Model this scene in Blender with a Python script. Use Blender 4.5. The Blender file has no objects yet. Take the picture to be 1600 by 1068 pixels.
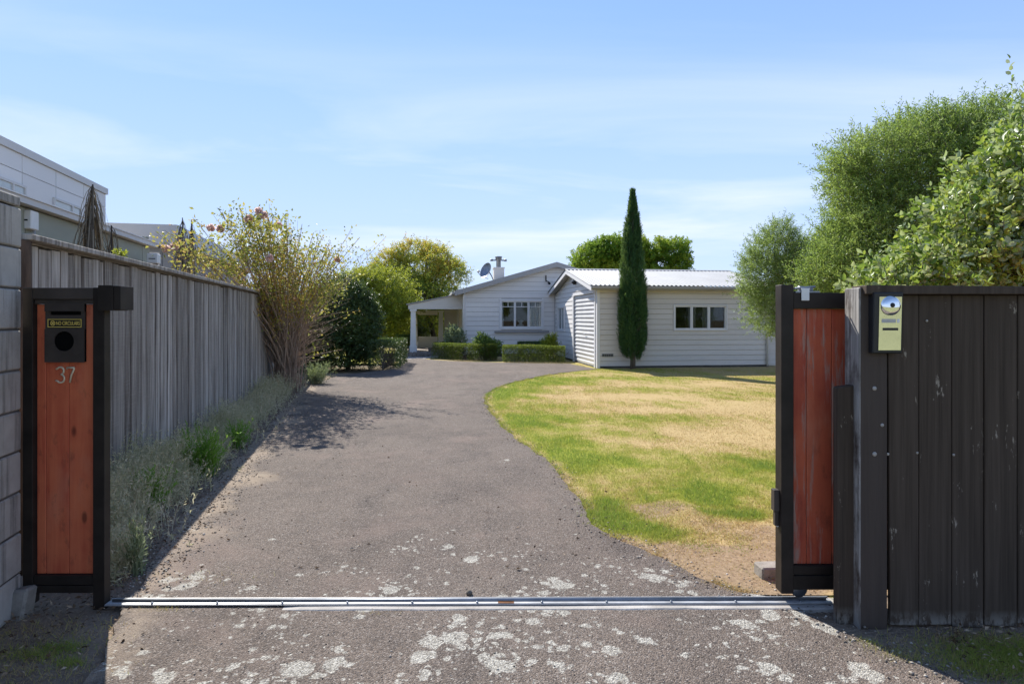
import bpy, bmesh, math, random
import numpy as np
from mathutils import Vector, Matrix, noise as mnoise

R = math.radians
random.seed(7)
rng = np.random.default_rng(7)
sc = bpy.context.scene
COL = sc.collection

# ------------------------------------------------------------------ camera, sky, sun, exposure
CAM_H = 1.45
cam_d = bpy.data.cameras.new('camera')
cam = bpy.data.objects.new('camera', cam_d)
COL.objects.link(cam)
cam.location = (0, 0, CAM_H)
cam.rotation_euler = (R(90), 0, 0)
cam_d.sensor_fit = 'HORIZONTAL'
cam_d.sensor_width = 36
cam_d.lens = 22.5
cam_d.shift_y = -37 / 1600
cam_d.clip_start = 0.05
cam_d.clip_end = 3000
sc.camera = cam

SUN_AZ = R(31)       # left of straight ahead
SUN_EL = R(41)
SUN_STRENGTH = 2.85
SKY_STRENGTH = 0.15
EXPOSURE = 1.53

world = bpy.data.worlds.new('World')
sc.world = world
world.use_nodes = True
wn = world.node_tree.nodes
wl = world.node_tree.links
wn.clear()
w_out = wn.new('ShaderNodeOutputWorld')
w_bg = wn.new('ShaderNodeBackground')
w_bg.inputs['Strength'].default_value = SKY_STRENGTH
sky = wn.new('ShaderNodeTexSky')
sky.sky_type = 'NISHITA'
sky.sun_disc = False
sky.sun_elevation = SUN_EL
sky.sun_rotation = -SUN_AZ      # rotation 0 is +Y, clockwise seen from above
sky.air_density = 0.6
sky.dust_density = 0.0
sky.ozone_density = 4.0
# thin cirrus: noise on the view direction projected on a high flat layer
tc = wn.new('ShaderNodeTexCoord')
sep = wn.new('ShaderNodeSeparateXYZ')
wl.new(tc.outputs['Generated'], sep.inputs[0])


def wmath(op, a, b=None, clamp=False):
    n = wn.new('ShaderNodeMath')
    n.operation = op
    n.use_clamp = clamp
    for i, v in enumerate((a, b)):
        if v is None:
            continue
        if isinstance(v, (int, float)):
            n.inputs[i].default_value = v
        else:
            wl.new(v, n.inputs[i])
    return n.outputs[0]


zc = wmath('ADD', wmath('MAXIMUM', sep.outputs['Z'], 0.0), 0.10)
cx = wmath('DIVIDE', sep.outputs['X'], zc)
cy = wmath('DIVIDE', sep.outputs['Y'], zc)
comb = wn.new('ShaderNodeCombineXYZ')
wl.new(cx, comb.inputs[0])
wl.new(cy, comb.inputs[1])
mp = wn.new('ShaderNodeMapping')
mp.inputs['Scale'].default_value = (0.55, 1.25, 1)
mp.inputs['Rotation'].default_value = (0, 0, R(-14))
mp.inputs['Location'].default_value = (3.1, 0.55, 0)
wl.new(comb.outputs[0], mp.inputs[0])
n1 = wn.new('ShaderNodeTexNoise')
n1.inputs['Scale'].default_value = 0.75
n1.inputs['Detail'].default_value = 7
n1.inputs['Roughness'].default_value = 0.55
n1.inputs['Distortion'].default_value = 0.5
wl.new(mp.outputs[0], n1.inputs['Vector'])
cr = wn.new('ShaderNodeValToRGB')
cr.color_ramp.elements[0].position = 0.45
cr.color_ramp.elements[0].color = (0, 0, 0, 1)
cr.color_ramp.elements[1].position = 0.70
cr.color_ramp.elements[1].color = (1, 1, 1, 1)
wl.new(n1.outputs['Fac'], cr.inputs[0])
band = wn.new('ShaderNodeValToRGB')
for i_, (p_, v_) in enumerate(((0.04, .25), (0.13, 1.0), (0.24, .8), (0.40, .16))):
    e_ = band.color_ramp.elements[i_] if i_ < 2 else band.color_ramp.elements.new(p_)
    e_.position = p_
    e_.color = (v_, v_, v_, 1)
wl.new(sep.outputs['Z'], band.inputs[0])
cl = wmath('MULTIPLY', wmath('MULTIPLY', cr.outputs[0], band.outputs[0]), 0.62)
# pale haze towards the horizon, the same all round
hz = wmath('MULTIPLY', wmath('POWER', wmath('SUBTRACT', 1.0, wmath('MULTIPLY', wmath('MAXIMUM', sep.outputs['Z'], 0.0), 2.0), True), 1.75), 0.92)
mixh = wn.new('ShaderNodeMixRGB')
wl.new(hz, mixh.inputs['Fac'])
tint = wn.new('ShaderNodeMixRGB')      # white balance of the whole sky
tint.blend_type = 'MULTIPLY'
tint.inputs['Fac'].default_value = 1
tint.inputs['Color2'].default_value = (1.0, .93, .88, 1)
wl.new(sky.outputs[0], tint.inputs['Color1'])
# a soft ceiling on the sky's brightness, the same in every direction
sepc = wn.new('ShaderNodeSeparateColor')
wl.new(tint.outputs[0], sepc.inputs[0])
cmbc = wn.new('ShaderNodeCombineColor')
for i_, top_ in enumerate((.98, 1.62, 3.0)):
    x_ = sepc.outputs[i_]
    d_ = wmath('POWER', wmath('ADD', 1.0, wmath('POWER', wmath('DIVIDE', x_, top_), 3.0)), 1 / 3)
    wl.new(wmath('DIVIDE', x_, d_), cmbc.inputs[i_])
wl.new(cmbc.outputs[0], mixh.inputs['Color1'])
mixh.inputs['Color2'].default_value = (1.85, 2.2, 2.7, 1)
mixc = wn.new('ShaderNodeMixRGB')
wl.new(cl, mixc.inputs['Fac'])
wl.new(mixh.outputs[0], mixc.inputs['Color1'])
mixc.inputs['Color2'].default_value = (2.5, 2.6, 2.72, 1)
wl.new(mixc.outputs[0], w_bg.inputs['Color'])
wl.new(w_bg.outputs[0], w_out.inputs['Surface'])

sun_d = bpy.data.lights.new('sun', 'SUN')
sun_d.energy = SUN_STRENGTH
sun_d.angle = R(0.5)
sun_d.color = (1.0, 0.955, 0.88)
sun = bpy.data.objects.new('sun', sun_d)
COL.objects.link(sun)
sdir = Vector((-math.sin(SUN_AZ) * math.cos(SUN_EL), math.cos(SUN_AZ) * math.cos(SUN_EL), math.sin(SUN_EL)))
sun.rotation_euler = sdir.to_track_quat('Z', 'Y').to_euler()
sun.location = (-8, 14, 12)

vs = sc.view_settings
vs.view_transform = 'Standard'
vs.look = 'None'
vs.exposure = EXPOSURE
vs.gamma = 1
vs.use_curve_mapping = False
sc.render.engine = 'CYCLES'
sc.cycles.max_bounces = 7
sc.cycles.diffuse_bounces = 4
sc.cycles.transparent_max_bounces = 12
sc.cycles.sample_clamp_indirect = 6


# ------------------------------------------------------------------ helpers: coordinates
def G(px, py, z=0.0):
    """ground point under a pixel of the 1600 wide photograph"""
    y = 1000 * (CAM_H - z) / (py - 497)
    return ((px - 800) / 1000 * y, y)


def at(px, py, y):
    return Vector(((px - 800) / 1000 * y, y, CAM_H - (py - 497) / 1000 * y))


def fence_x(y):
    return -2.0 - 0.226 * y


# ------------------------------------------------------------------ helpers: materials
class NT:
    def __init__(self, name):
        self.m = bpy.data.materials.new(name)
        self.m.use_nodes = True
        self.n = self.m.node_tree.nodes
        self.l = self.m.node_tree.links
        self.n.clear()
        self.out = self.n.new('ShaderNodeOutputMaterial')
        self._pos = None

    def set(self, sock, v):
        if v is None:
            return
        if isinstance(v, (int, float)):
            sock.default_value = v
        elif isinstance(v, (tuple, list)):
            if len(v) == 3 and len(sock.default_value) == 4:
                v = (*v, 1)
            sock.default_value = v
        else:
            self.l.new(v, sock)

    def pos(self):
        if self._pos is None:
            self._pos = self.n.new('ShaderNodeNewGeometry').outputs['Position']
        return self._pos

    def objco(self):
        return self.n.new('ShaderNodeTexCoord').outputs['Object']

    def attr(self, name):
        a = self.n.new('ShaderNodeAttribute')
        a.attribute_name = name
        return a.outputs['Fac']

    def rnd(self):
        return self.n.new('ShaderNodeObjectInfo').outputs['Random']

    def math(self, op, a, b=None, clamp=False):
        n = self.n.new('ShaderNodeMath')
        n.operation = op
        n.use_clamp = clamp
        self.set(n.inputs[0], a)
        if b is not None:
            self.set(n.inputs[1], b)
        return n.outputs[0]

    def mapping(self, vec, scale=(1, 1, 1), loc=None, rot=None):
        n = self.n.new('ShaderNodeMapping')
        self.l.new(vec, n.inputs[0])
        n.inputs['Scale'].default_value = scale
        if loc is not None:
            self.set(n.inputs['Location'], loc)
        if rot is not None:
            n.inputs['Rotation'].default_value = rot
        return n.outputs[0]

    def offset(self, vec, k=37.0):
        """shift texture space by the object's own random number"""
        r = self.rnd()
        n = self.n.new('ShaderNodeVectorMath')
        n.operation = 'ADD'
        c = self.n.new('ShaderNodeCombineXYZ')
        s = self.math('MULTIPLY', r, k)
        for i in range(3):
            self.l.new(s, c.inputs[i])
        self.l.new(vec, n.inputs[0])
        self.l.new(c.outputs[0], n.inputs[1])
        return n.outputs[0]

    def noise(self, vec, scale, detail=4, rough=0.55, dist=0.0):
        n = self.n.new('ShaderNodeTexNoise')
        self.l.new(vec, n.inputs['Vector'])
        n.inputs['Scale'].default_value = scale
        n.inputs['Detail'].default_value = detail
        n.inputs['Roughness'].default_value = rough
        n.inputs['Distortion'].default_value = dist
        return n.outputs['Fac']

    def voronoi(self, vec, scale, feature='F1', out='Distance'):
        n = self.n.new('ShaderNodeTexVoronoi')
        n.feature = feature
        self.l.new(vec, n.inputs['Vector'])
        n.inputs['Scale'].default_value = scale
        return n.outputs[out]

    def ramp(self, fac, stops, interp='LINEAR'):
        n = self.n.new('ShaderNodeValToRGB')
        n.color_ramp.interpolation = interp
        e = n.color_ramp.elements
        while len(e) < len(stops):
            e.new(0.5)
        for el, (p, c) in zip(e, stops):
            el.position = p
            if isinstance(c, (int, float)):
                c = (c, c, c)
            el.color = (*c, 1)
        self.set(n.inputs[0], fac)
        return n.outputs[0]

    def mix(self, fac, a, b, blend='MIX'):
        n = self.n.new('ShaderNodeMixRGB')
        n.blend_type = blend
        self.set(n.inputs['Fac'], fac)
        self.set(n.inputs['Color1'], a)
        self.set(n.inputs['Color2'], b)
        return n.outputs[0]

    def bump(self, height, strength=0.4, dist=0.01):
        n = self.n.new('ShaderNodeBump')
        n.inputs['Strength'].default_value = strength
        n.inputs['Distance'].default_value = dist
        self.set(n.inputs['Height'], height)
        return n.outputs[0]

    def principled(self, color, rough=0.7, spec=0.3, metal=0.0, normal=None):
        n = self.n.new('ShaderNodeBsdfPrincipled')
        self.set(n.inputs['Base Color'], color)
        self.set(n.inputs['Roughness'], rough)
        self.set(n.inputs['Specular IOR Level'], spec)
        self.set(n.inputs['Metallic'], metal)
        if normal is not None:
            self.l.new(normal, n.inputs['Normal'])
        return n.outputs[0]

    def done(self, shader):
        self.l.new(shader, self.out.inputs['Surface'])
        return self.m


def mat_plain(name, col, rough=0.6, spec=0.3, metal=0.0, var=0.25, scale=6.0, bump=0.0):
    t = NT(name)
    v = t.offset(t.objco())
    n = t.noise(v, scale, 5)
    c = t.mix(t.ramp(n, [(0.3, 0), (0.7, 1)]), tuple(x * (1 - var) for x in col), tuple(min(1, x * (1 + var * .5)) for x in col))
    nm = t.bump(t.noise(v, scale * 9, 3), bump, 0.005) if bump else None
    return t.done(t.principled(c, rough, spec, metal, nm))


def mat_wood_grey():
    t = NT('weathered_grey_timber')
    v = t.offset(t.objco())
    st = t.mapping(v, (28, 28, 1.1))
    g1 = t.noise(st, 1.0, 6, 0.62, 0.5)
    g2 = t.noise(t.mapping(v, (90, 90, 2.4)), 1.0, 4, 0.6)
    blot = t.noise(v, 2.2, 5, 0.6)
    base = t.ramp(t.rnd(), [(0, (.25, .228, .20)), (.3, (.39, .358, .315)), (.65, (.47, .435, .39)), (1, (.58, .54, .49))])
    c = t.mix(t.ramp(g1, [(.38, 1), (.62, 0)]), base, (.085, .068, .053), 'MIX')
    c2 = t.mix(0.75, base, c)
    c3 = t.mix(t.ramp(g2, [(.52, 0), (.72, .6)]), c2, (.48, .44, .39))
    c4 = t.mix(t.ramp(blot, [(.50, 0), (.75, .55)]), c3, (.20, .175, .15))
    # saw marks across the board
    saw = t.noise(t.mapping(v, (3, 3, 130)), 1.0, 2)
    c5 = t.mix(t.ramp(saw, [(.5, 0), (.8, .22)]), c4, (.45, .42, .39))
    h = t.math('ADD', g1, t.math('MULTIPLY', g2, .6))
    return t.done(t.principled(c5, .88, .15, 0, t.bump(h, .5, .006)))


def mat_wood_red(name, cols, worn=0.0):
    t = NT(name)
    v = t.offset(t.objco())
    g1 = t.noise(t.mapping(v, (34, 34, 1.6)), 1.0, 6, .6, .6)
    blot = t.noise(v, 3.2, 5, .6)
    knots = t.voronoi(t.mapping(v, (7, 7, 3.2)), 1.0)
    c = t.mix(t.ramp(g1, [(.3, 0), (.7, 1)]), cols[0], cols[1])
    c = t.mix(t.ramp(blot, [(.4, 0), (.7, .8)]), c, cols[2])
    c = t.mix(t.ramp(knots, [(.06, .75), (.12, 0)]), c, (.10, .022, .012))
    c = t.mix(t.ramp(t.noise(t.mapping(v, (1, 1, .5)), 11, 7, .7), [(.56, 0), (.70, .7)]), c, (.20, .05, .03))
    c = t.mix(t.ramp(t.noise(t.mapping(v, (1, 1, .3)), 5, 6, .65), [(.52, 0), (.72, .45)]), c, (.62, .27, .16))
    if worn:
        wz = t.noise(t.mapping(v, (26, 26, 2.2)), 1.0, 6, .7)
        c = t.mix(t.ramp(wz, [(.54, 0), (.64, worn)]), c, (.36, .25, .20))
    return t.done(t.principled(c, .55, .3, 0, t.bump(g1, .3, .003)))


def mat_dark_paint():
    t = NT('dark_stained_timber')
    v = t.offset(t.objco())
    g = t.noise(t.mapping(v, (40, 40, 1.2)), 1.0, 6, .6, .3)
    c = t.mix(t.ramp(g, [(.3, 0), (.7, 1)]), (.046, .034, .025), (.088, .066, .050))
    chip = t.noise(t.mapping(v, (16, 16, 5)), 1.0, 8, .75)
    mask = t.ramp(chip, [(.63, 0), (.655, .8)])
    c = t.mix(mask, c, (.34, .29, .23))
    sepz = t.n.new('ShaderNodeSeparateXYZ')
    t.l.new(t.pos(), sepz.inputs[0])
    low = t.ramp(sepz.outputs['Z'], [(.02, 1), (.085, 0)])
    wn_ = t.noise(t.mapping(v, (30, 30, 12)), 1.0, 5, .7)
    c = t.mix(t.math('MULTIPLY', low, t.ramp(wn_, [(.42, 0), (.56, .9)])), c, (.22, .20, .17))
    return t.done(t.principled(c, .72, .14, 0, t.bump(g, .35, .004)))


def mat_post_worn():
    t = NT('worn_dark_post')
    v = t.objco()
    g = t.noise(t.mapping(v, (40, 40, 1.6)), 1.0, 6, .65, .3)
    w = t.noise(t.mapping(v, (9, 9, 3.2)), 1.0, 7, .7)
    geo = t.n.new('ShaderNodeNewGeometry')
    s = t.n.new('ShaderNodeSeparateXYZ')
    t.l.new(geo.outputs['Normal'], s.inputs[0])
    side = t.ramp(t.math('MULTIPLY', s.outputs['X'], -1), [(.25, 0), (.8, 1)])   # the driveway side has lost its stain
    m = t.math('MULTIPLY', side, t.ramp(w, [(.36, 0), (.52, 1)]))
    m2 = t.ramp(w, [(.66, 0), (.70, .7)])
    m = t.math('MAXIMUM', m, m2)
    grey = t.mix(t.ramp(g, [(.35, 0), (.65, 1)]), (.16, .15, .14), (.42, .40, .37))
    c = t.mix(m, t.mix(g, (.046, .034, .027), (.084, .064, .052)), grey)
    return t.done(t.principled(c, .7, .25, 0, t.bump(t.math('ADD', g, w), .5, .006)))


def mat_block():
    t = NT('concrete_block')
    v = t.offset(t.objco())
    a = t.noise(v, 5, 6, .65)
    b = t.noise(v, 60, 4, .7)
    streak = t.noise(t.mapping(v, (14, 14, .7)), 1.0, 5, .6)
    c = t.mix(t.ramp(a, [(.3, 0), (.7, 1)]), (.32, .295, .26), (.46, .43, .39))
    c = t.mix(t.ramp(streak, [(.52, 0), (.66, .7)]), c, (.10, .093, .085))
    c = t.mix(t.ramp(b, [(.5, 0), (.8, .4)]), c, (.45, .43, .40))
    return t.done(t.principled(c, .93, .1, 0, t.bump(b, .6, .004)))


def mat_concrete(name, lo, hi):
    t = NT(name)
    v = t.pos()
    a = t.noise(v, 3.5, 7, .65)
    b = t.noise(v, 70, 4, .7)
    c = t.mix(t.ramp(a, [(.35, 0), (.65, 1)]), lo, hi)
    c = t.mix(t.ramp(b, [(.55, 0), (.8, .5)]), c, tuple(x * .45 for x in lo))
    return t.done(t.principled(c, .92, .1, 0, t.bump(t.math('ADD', a, b), .5, .006)))


def mat_asphalt():
    t = NT('weathered_asphalt')
    p = t.pos()
    s = t.n.new('ShaderNodeSeparateXYZ')
    t.l.new(p, s.inputs[0])
    X, Y = s.outputs['X'], s.outputs['Y']
    big = t.noise(p, .55, 5, .55)
    mid = t.noise(p, 3.2, 6, .65)
    vn = t.n.new('ShaderNodeTexVoronoi')
    t.l.new(p, vn.inputs['Vector'])
    vn.inputs['Scale'].default_value = 160
    vcol = t.n.new('ShaderNodeSeparateXYZ')
    t.l.new(vn.outputs['Color'], vcol.inputs[0])
    c = t.mix(t.ramp(big, [(.35, 0), (.65, 1)]), (.150, .117, .093), (.200, .161, .130))
    pat = t.noise(t.mapping(p, (1, .45, 1)), 1.7, 7, .68, .8)
    c = t.mix(t.ramp(pat, [(.46, 0), (.66, .75)]), c, (.080, .064, .054))
    c = t.mix(t.ramp(mid, [(.40, 0), (.68, .6)]), c, (.235, .184, .147))
    c = t.mix(t.ramp(vcol.outputs[0], [(.0, .85), (.35, .3), (.55, 0)]), c, (.045, .037, .033))
    c = t.mix(t.ramp(vcol.outputs[1], [(.74, 0), (.97, .6)]), c, (.42, .37, .325))
    # gaps between the stones
    c = t.mix(t.ramp(vn.outputs['Distance'], [(.45, 0), (.8, .6)]), c, (.07, .06, .056))
    # dust and moss by the fence side
    edge = t.math('ADD', X, t.math('MULTIPLY', Y, .226))            # -1.35 at the edge
    dn = t.noise(p, 1.6, 7, .62, .4)
    e2 = t.math('ADD', edge, t.math('MULTIPLY', t.math('SUBTRACT', dn, .5), 1.6))
    dust = t.ramp(t.math('ADD', e2, 2.0), [(.75, .85), (1.25, 0)])
    c = t.mix(dust, c, t.mix(mid, (.25, .19, .135), (.40, .325, .245)))
    brown = t.ramp(t.noise(p, .9, 6, .6, .6), [(.55, 0), (.68, .5)])
    c = t.mix(brown, c, (.235, .175, .145))
    # lichen, thick near the gate track
    ln = t.noise(p, 2.4, 3, .5, .2)
    near = t.ramp(t.math('MULTIPLY', Y, .1), [(.25, .10), (.34, .075), (.40, -.03), (.5, -.16)])
    cen = t.ramp(t.math('MULTIPLY', t.math('ADD', X, 5), .1), [(.36, 0), (.47, .055), (.56, .055), (.70, -.02)])
    far_ = t.math('MINIMUM', t.math('MAXIMUM', t.math('MULTIPLY', t.math('SUBTRACT', Y, 3.9), .11), 0.0), .15)
    dens = t.math('SUBTRACT', t.math('ADD', t.math('ADD', ln, near), cen), t.math('ADD', far_, .062))
    fine = t.noise(p, 26, 8, .78)
    wv = t.n.new('ShaderNodeVectorMath')
    wv.operation = 'ADD'
    nz = t.n.new('ShaderNodeTexNoise')
    t.l.new(p, nz.inputs['Vector'])
    nz.inputs['Scale'].default_value = 16
    nz.inputs['Detail'].default_value = 4
    ws = t.n.new('ShaderNodeVectorMath')
    ws.operation = 'SCALE'
    ws.inputs['Scale'].default_value = .085
    t.l.new(nz.outputs['Color'], ws.inputs[0])
    t.l.new(p, wv.inputs[0])
    t.l.new(ws.outputs[0], wv.inputs[1])
    lich = None
    for sc_, cut in ((6.0, .0), (13.0, .02), (27.0, .05)):      # round colonies of three sizes
        vo = t.n.new('ShaderNodeTexVoronoi')
        vo.voronoi_dimensions = '2D'
        vo.inputs['Scale'].default_value = sc_
        t.l.new(wv.outputs[0], vo.inputs['Vector'])
        cs = t.n.new('ShaderNodeSeparateXYZ')
        t.l.new(vo.outputs['Color'], cs.inputs[0])
        rad = t.math('MULTIPLY', t.math('ADD', t.math('SUBTRACT', t.math('MULTIPLY', cs.outputs[0], .55), .36 + cut), t.math('MULTIPLY', t.math('SUBTRACT', dens, .5), 1.5)), 1.1)
        m_ = t.ramp(t.math('ADD', t.math('SUBTRACT', t.math('MINIMUM', rad, .46), vo.outputs['Distance']), t.math('MULTIPLY', t.math('SUBTRACT', fine, .5), .5)), [(0.0, 0), (.07, 1)])
        lich = m_ if lich is None else t.math('MAXIMUM', lich, m_)
    lich = t.math('MULTIPLY', lich, t.ramp(vcol.outputs[0], [(.12, .22), (.55, .74)]))
    c = t.mix(lich, c, t.mix(t.ramp(vcol.outputs[2], [(.2, 0), (.8, 1)]), (.34, .325, .275), (.62, .60, .53)))
    h = t.math('SUBTRACT', t.math('MULTIPLY', mid, .6), vn.outputs['Distance'])
    return t.done(t.principled(c, .9, .2, 0, t.bump(h, .6, .010)))


def mat_soil():
    t = NT('dry_soil')
    p = t.pos()
    a = t.noise(p, 2.2, 8, .65)
    b = t.noise(p, 40, 5, .7)
    d = t.voronoi(p, 55)
    c = t.mix(t.ramp(a, [(.3, 0), (.7, 1)]), (.15, .112, .083), (.31, .24, .175))
    c = t.mix(t.ramp(b, [(.5, 0), (.75, .6)]), c, (.31, .25, .19))
    c = t.mix(t.ramp(b, [(.25, .6), (.42, 0)]), c, (.045, .035, .028))
    return t.done(t.principled(c, .95, .1, 0, t.bump(t.math('SUBTRACT', b, d), .8, .012)))


def mat_far_ground():
    t = NT('far_grass')
    p = t.pos()
    a = t.noise(p, .35, 6, .6)
    b = t.noise(p, 9, 5, .7)
    c = t.mix(t.ramp(a, [(.35, 0), (.65, 1)]), (.115, .085, .06), (.22, .17, .10))
    c = t.mix(t.ramp(b, [(.4, 0), (.7, .5)]), c, (.09, .085, .04))
    return t.done(t.principled(c, .95, .1, 0, t.bump(b, .5, .02)))


def mat_lawn():
    t = NT('lawn_thatch')
    p = t.pos()
    g = t.attr('green')
    d = t.attr('dirt')
    fine = t.noise(p, 30, 6, .75)
    mid = t.noise(p, 5, 6, .65)
    gm = t.ramp(t.math('ADD', g, t.math('MULTIPLY', t.math('SUBTRACT', mid, .5), .9)), [(.2, 0), (.85, 1)])
    straw = t.mix(t.ramp(fine, [(.3, 0), (.7, 1)]), (.30, .215, .09), (.56, .42, .215))
    green = t.mix(t.ramp(fine, [(.3, 0), (.7, 1)]), (.16, .18, .022), (.36, .37, .055))
    c = t.mix(gm, straw, green)
    soil = t.mix(t.ramp(fine, [(.3, 0), (.7, 1)]), (.17, .118, .074), (.40, .295, .19))
    c = t.mix(t.ramp(t.math('ADD', d, t.math('MULTIPLY', t.math('SUBTRACT', mid, .5), .8)), [(.35, 0), (.65, 1)]), c, soil)
    return t.done(t.principled(c, .95, .08, 0, t.bump(fine, .6, .012)))


def mat_leaf(name, stops, trans=0.35, rough=.5, spec=.25, back=None, tcol=None):
    """leaf colour from two stored numbers: rnd for each leaf, tone for each twig"""
    t = NT(name)
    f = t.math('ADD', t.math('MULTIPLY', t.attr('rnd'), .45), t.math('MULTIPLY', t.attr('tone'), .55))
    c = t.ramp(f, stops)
    if back is not None:
        bf = t.n.new('ShaderNodeNewGeometry').outputs['Backfacing']
        c = t.mix(t.math('MULTIPLY', bf, .85), c, back)
    pr = t.principled(c, rough, spec)
    tr = t.n.new('ShaderNodeBsdfTranslucent')
    t.l.new(t.mix(.5, c, tcol or (.25, .32, .05)), tr.inputs['Color'])
    mx = t.n.new('ShaderNodeMixShader')
    mx.inputs[0].default_value = trans
    t.l.new(pr, mx.inputs[1])
    t.l.new(tr.outputs[0], mx.inputs[2])
    return t.done(mx.outputs[0])


def mat_bark(name, a, b):
    t = NT(name)
    v = t.objco()
    n = t.noise(t.mapping(v, (14, 14, 3)), 1.0, 6, .65)
    return t.done(t.principled(t.mix(t.ramp(n, [(.3, 0), (.7, 1)]), a, b), .9, .1, 0, t.bump(n, .7, .01)))


def mat_glass():
    t = NT('window_glass')
    gl = t.n.new('ShaderNodeBsdfGlossy')
    gl.inputs['Color'].default_value = (.9, .93, .95, 1)
    gl.inputs['Roughness'].default_value = .02
    tr = t.n.new('ShaderNodeBsdfTransparent')
    tr.inputs['Color'].default_value = (.86, .9, .9, 1)
    fr = t.n.new('ShaderNodeFresnel')
    fr.inputs['IOR'].default_value = 1.5
    mx = t.n.new('ShaderNodeMixShader')
    t.l.new(t.math('MULTIPLY', fr.outputs[0], .8), mx.inputs[0])
    t.l.new(tr.outputs[0], mx.inputs[1])
    t.l.new(gl.outputs[0], mx.inputs[2])
    return t.done(mx.outputs[0])


def mat_paint_wall(name, col, dirt=.25):
    t = NT(name)
    v = t.offset(t.objco())
    n = t.noise(t.mapping(v, (1.2, 1.2, 5)), 1.0, 6, .65)
    f = t.noise(v, 22, 5, .65)
    c = t.mix(t.ramp(n, [(.45, 0), (.8, dirt)]), col, tuple(x * .72 for x in col))
    c = t.mix(t.ramp(f, [(.58, 0), (.75, dirt * .8)]), c, (.42, .38, .32))
    r = t.ramp(t.rnd(), [(0, .94), (1, 1.0)])
    c = t.mix(1.0, c, r, 'MULTIPLY')
    return t.done(t.principled(c, .55, .3, 0, t.bump(f, .12, .003)))


def mat_tin(name, col, rough=.45):
    t = NT(name)
    v = t.objco()
    n = t.noise(v, 1.4, 6, .6)
    f = t.noise(t.mapping(v, (18, 1.2, 1)), 1.0, 5, .6)
    c = t.mix(t.ramp(n, [(.4, 0), (.7, 1)]), tuple(x * .86 for x in col), col)
    c = t.mix(t.ramp(f, [(.55, 0), (.75, .35)]), c, tuple(x * .7 for x in col))
    return t.done(t.principled(c, rough, .4))


M = {}
M['grey_wood'] = mat_wood_grey()
M['red_wood'] = mat_wood_red('red_stained_timber', ((.50, .085, .042), (.66, .165, .075), (.72, .20, .085)))
M['red_wood_worn'] = mat_wood_red('worn_red_timber', ((.36, .058, .032), (.52, .11, .052), (.56, .13, .058)), .9)
M['dark_paint'] = mat_dark_paint()
M['post_worn'] = mat_post_worn()
M['steel_black'] = mat_plain('black_powder_coated_steel', (.030, .023, .0185), .5, .2, var=.35, scale=9)
M['steel_black_rail'] = mat_plain('dusty_black_steel', (.07, .056, .047), .55, .22, var=.4, scale=5)
M['hole'] = mat_plain('letterbox_inside', (.006, .006, .006), .9, .05)
M['block'] = mat_block()
M['mortar'] = mat_concrete('mortar', (.07, .066, .06), (.13, .12, .11))
M['concrete'] = mat_concrete('old_concrete', (.30, .275, .245), (.50, .47, .43))
M['path'] = mat_concrete('path_concrete', (.36, .32, .28), (.46, .42, .38))
M['offcut'] = mat_concrete('concrete_offcut', (.13, .115, .095), (.34, .31, .27))
M['stone'] = mat_concrete('porch_stone', (.17, .15, .13), (.34, .30, .27))
M['asphalt'] = mat_asphalt()
M['soil'] = mat_soil()
M['far_ground'] = mat_far_ground()
M['lawn'] = mat_lawn()
M['verge'] = mat_plain('verge_grass', (.31, .315, .15), .95, .1, var=.9, scale=4)
M['galv'] = mat_plain('galvanised_steel', (.46, .46, .46), .5, .5, .45, var=.3, scale=12)
M['galv_dark'] = mat_plain('dull_steel', (.26, .28, .31), .45, .5, .8, var=.3, scale=12)
M['rust'] = mat_plain('rusty_steel', (.20, .085, .035), .85, .2, var=.5, scale=30, bump=.4)
M['stainless'] = mat_plain('polished_stainless', (.86, .87, .86), .07, .5, 1.0, var=.04, scale=3)
M['brass'] = mat_plain('brass', (.80, .70, .50), .45, .5, .25, var=.25, scale=25)
M['yellow'] = mat_plain('yellow_print', (.80, .60, .14), .6, .3, var=.1)
M['ink'] = mat_plain('black_print', (.012, .012, .012), .5, .3, var=.1)
M['white_plastic'] = mat_plain('white_plastic', (.72, .72, .70), .4, .4, var=.08)
M['black_plastic'] = mat_plain('black_plastic', (.02, .02, .022), .4, .4, var=.2)
M['wall_white'] = mat_paint_wall('white_weatherboard_paint', (.82, .79, .755), .2)
M['wall_cream'] = mat_paint_wall('off_white_weatherboard_paint', (.74, .69, .63), .35)
M['joint'] = mat_paint_wall('board_joint_shade', (.58, .56, .535), .3)  # core darkened: board shadow lines and joint dirt put into the colour
M['trim_white'] = mat_paint_wall('white_trim_paint', (.80, .785, .77), .15)
M['trim_grey'] = mat_paint_wall('grey_fascia_paint', (.40, .385, .37), .25)
M['sill_grey'] = mat_paint_wall('grey_sill_paint', (.33, .32, .32), .2)
M['porch_lining'] = mat_paint_wall('porch_lining', (.80, .73, .64), .15)
M['roof_tin'] = mat_tin('pale_corrugated_iron', (.44, .43, .41))
M['roof_grey'] = mat_tin('grey_corrugated_iron', (.36, .355, .35))
M['door_tin'] = mat_tin('white_roller_door', (.74, .735, .73), .35)
M['glass'] = mat_glass()
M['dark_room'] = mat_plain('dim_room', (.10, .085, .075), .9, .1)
M['curtain'] = mat_plain('white_curtain', (.62, .62, .64), .9, .1, var=.25, scale=14)
M['blind'] = mat_plain('grey_curtain', (.24, .225, .21), .9, .1, var=.25, scale=14)
M['nb_white'] = mat_paint_wall('neighbour_white_panel', (.74, .73, .725), .12)
M['nb_trim'] = mat_paint_wall('neighbour_fascia', (.62, .61, .60), .12)
M['nb_olive'] = mat_paint_wall('neighbour_olive_panel', (.30, .31, .245), .4)
M['nb_grey'] = mat_paint_wall('neighbour_grey_cladding', (.30, .30, .305), .3)
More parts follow.
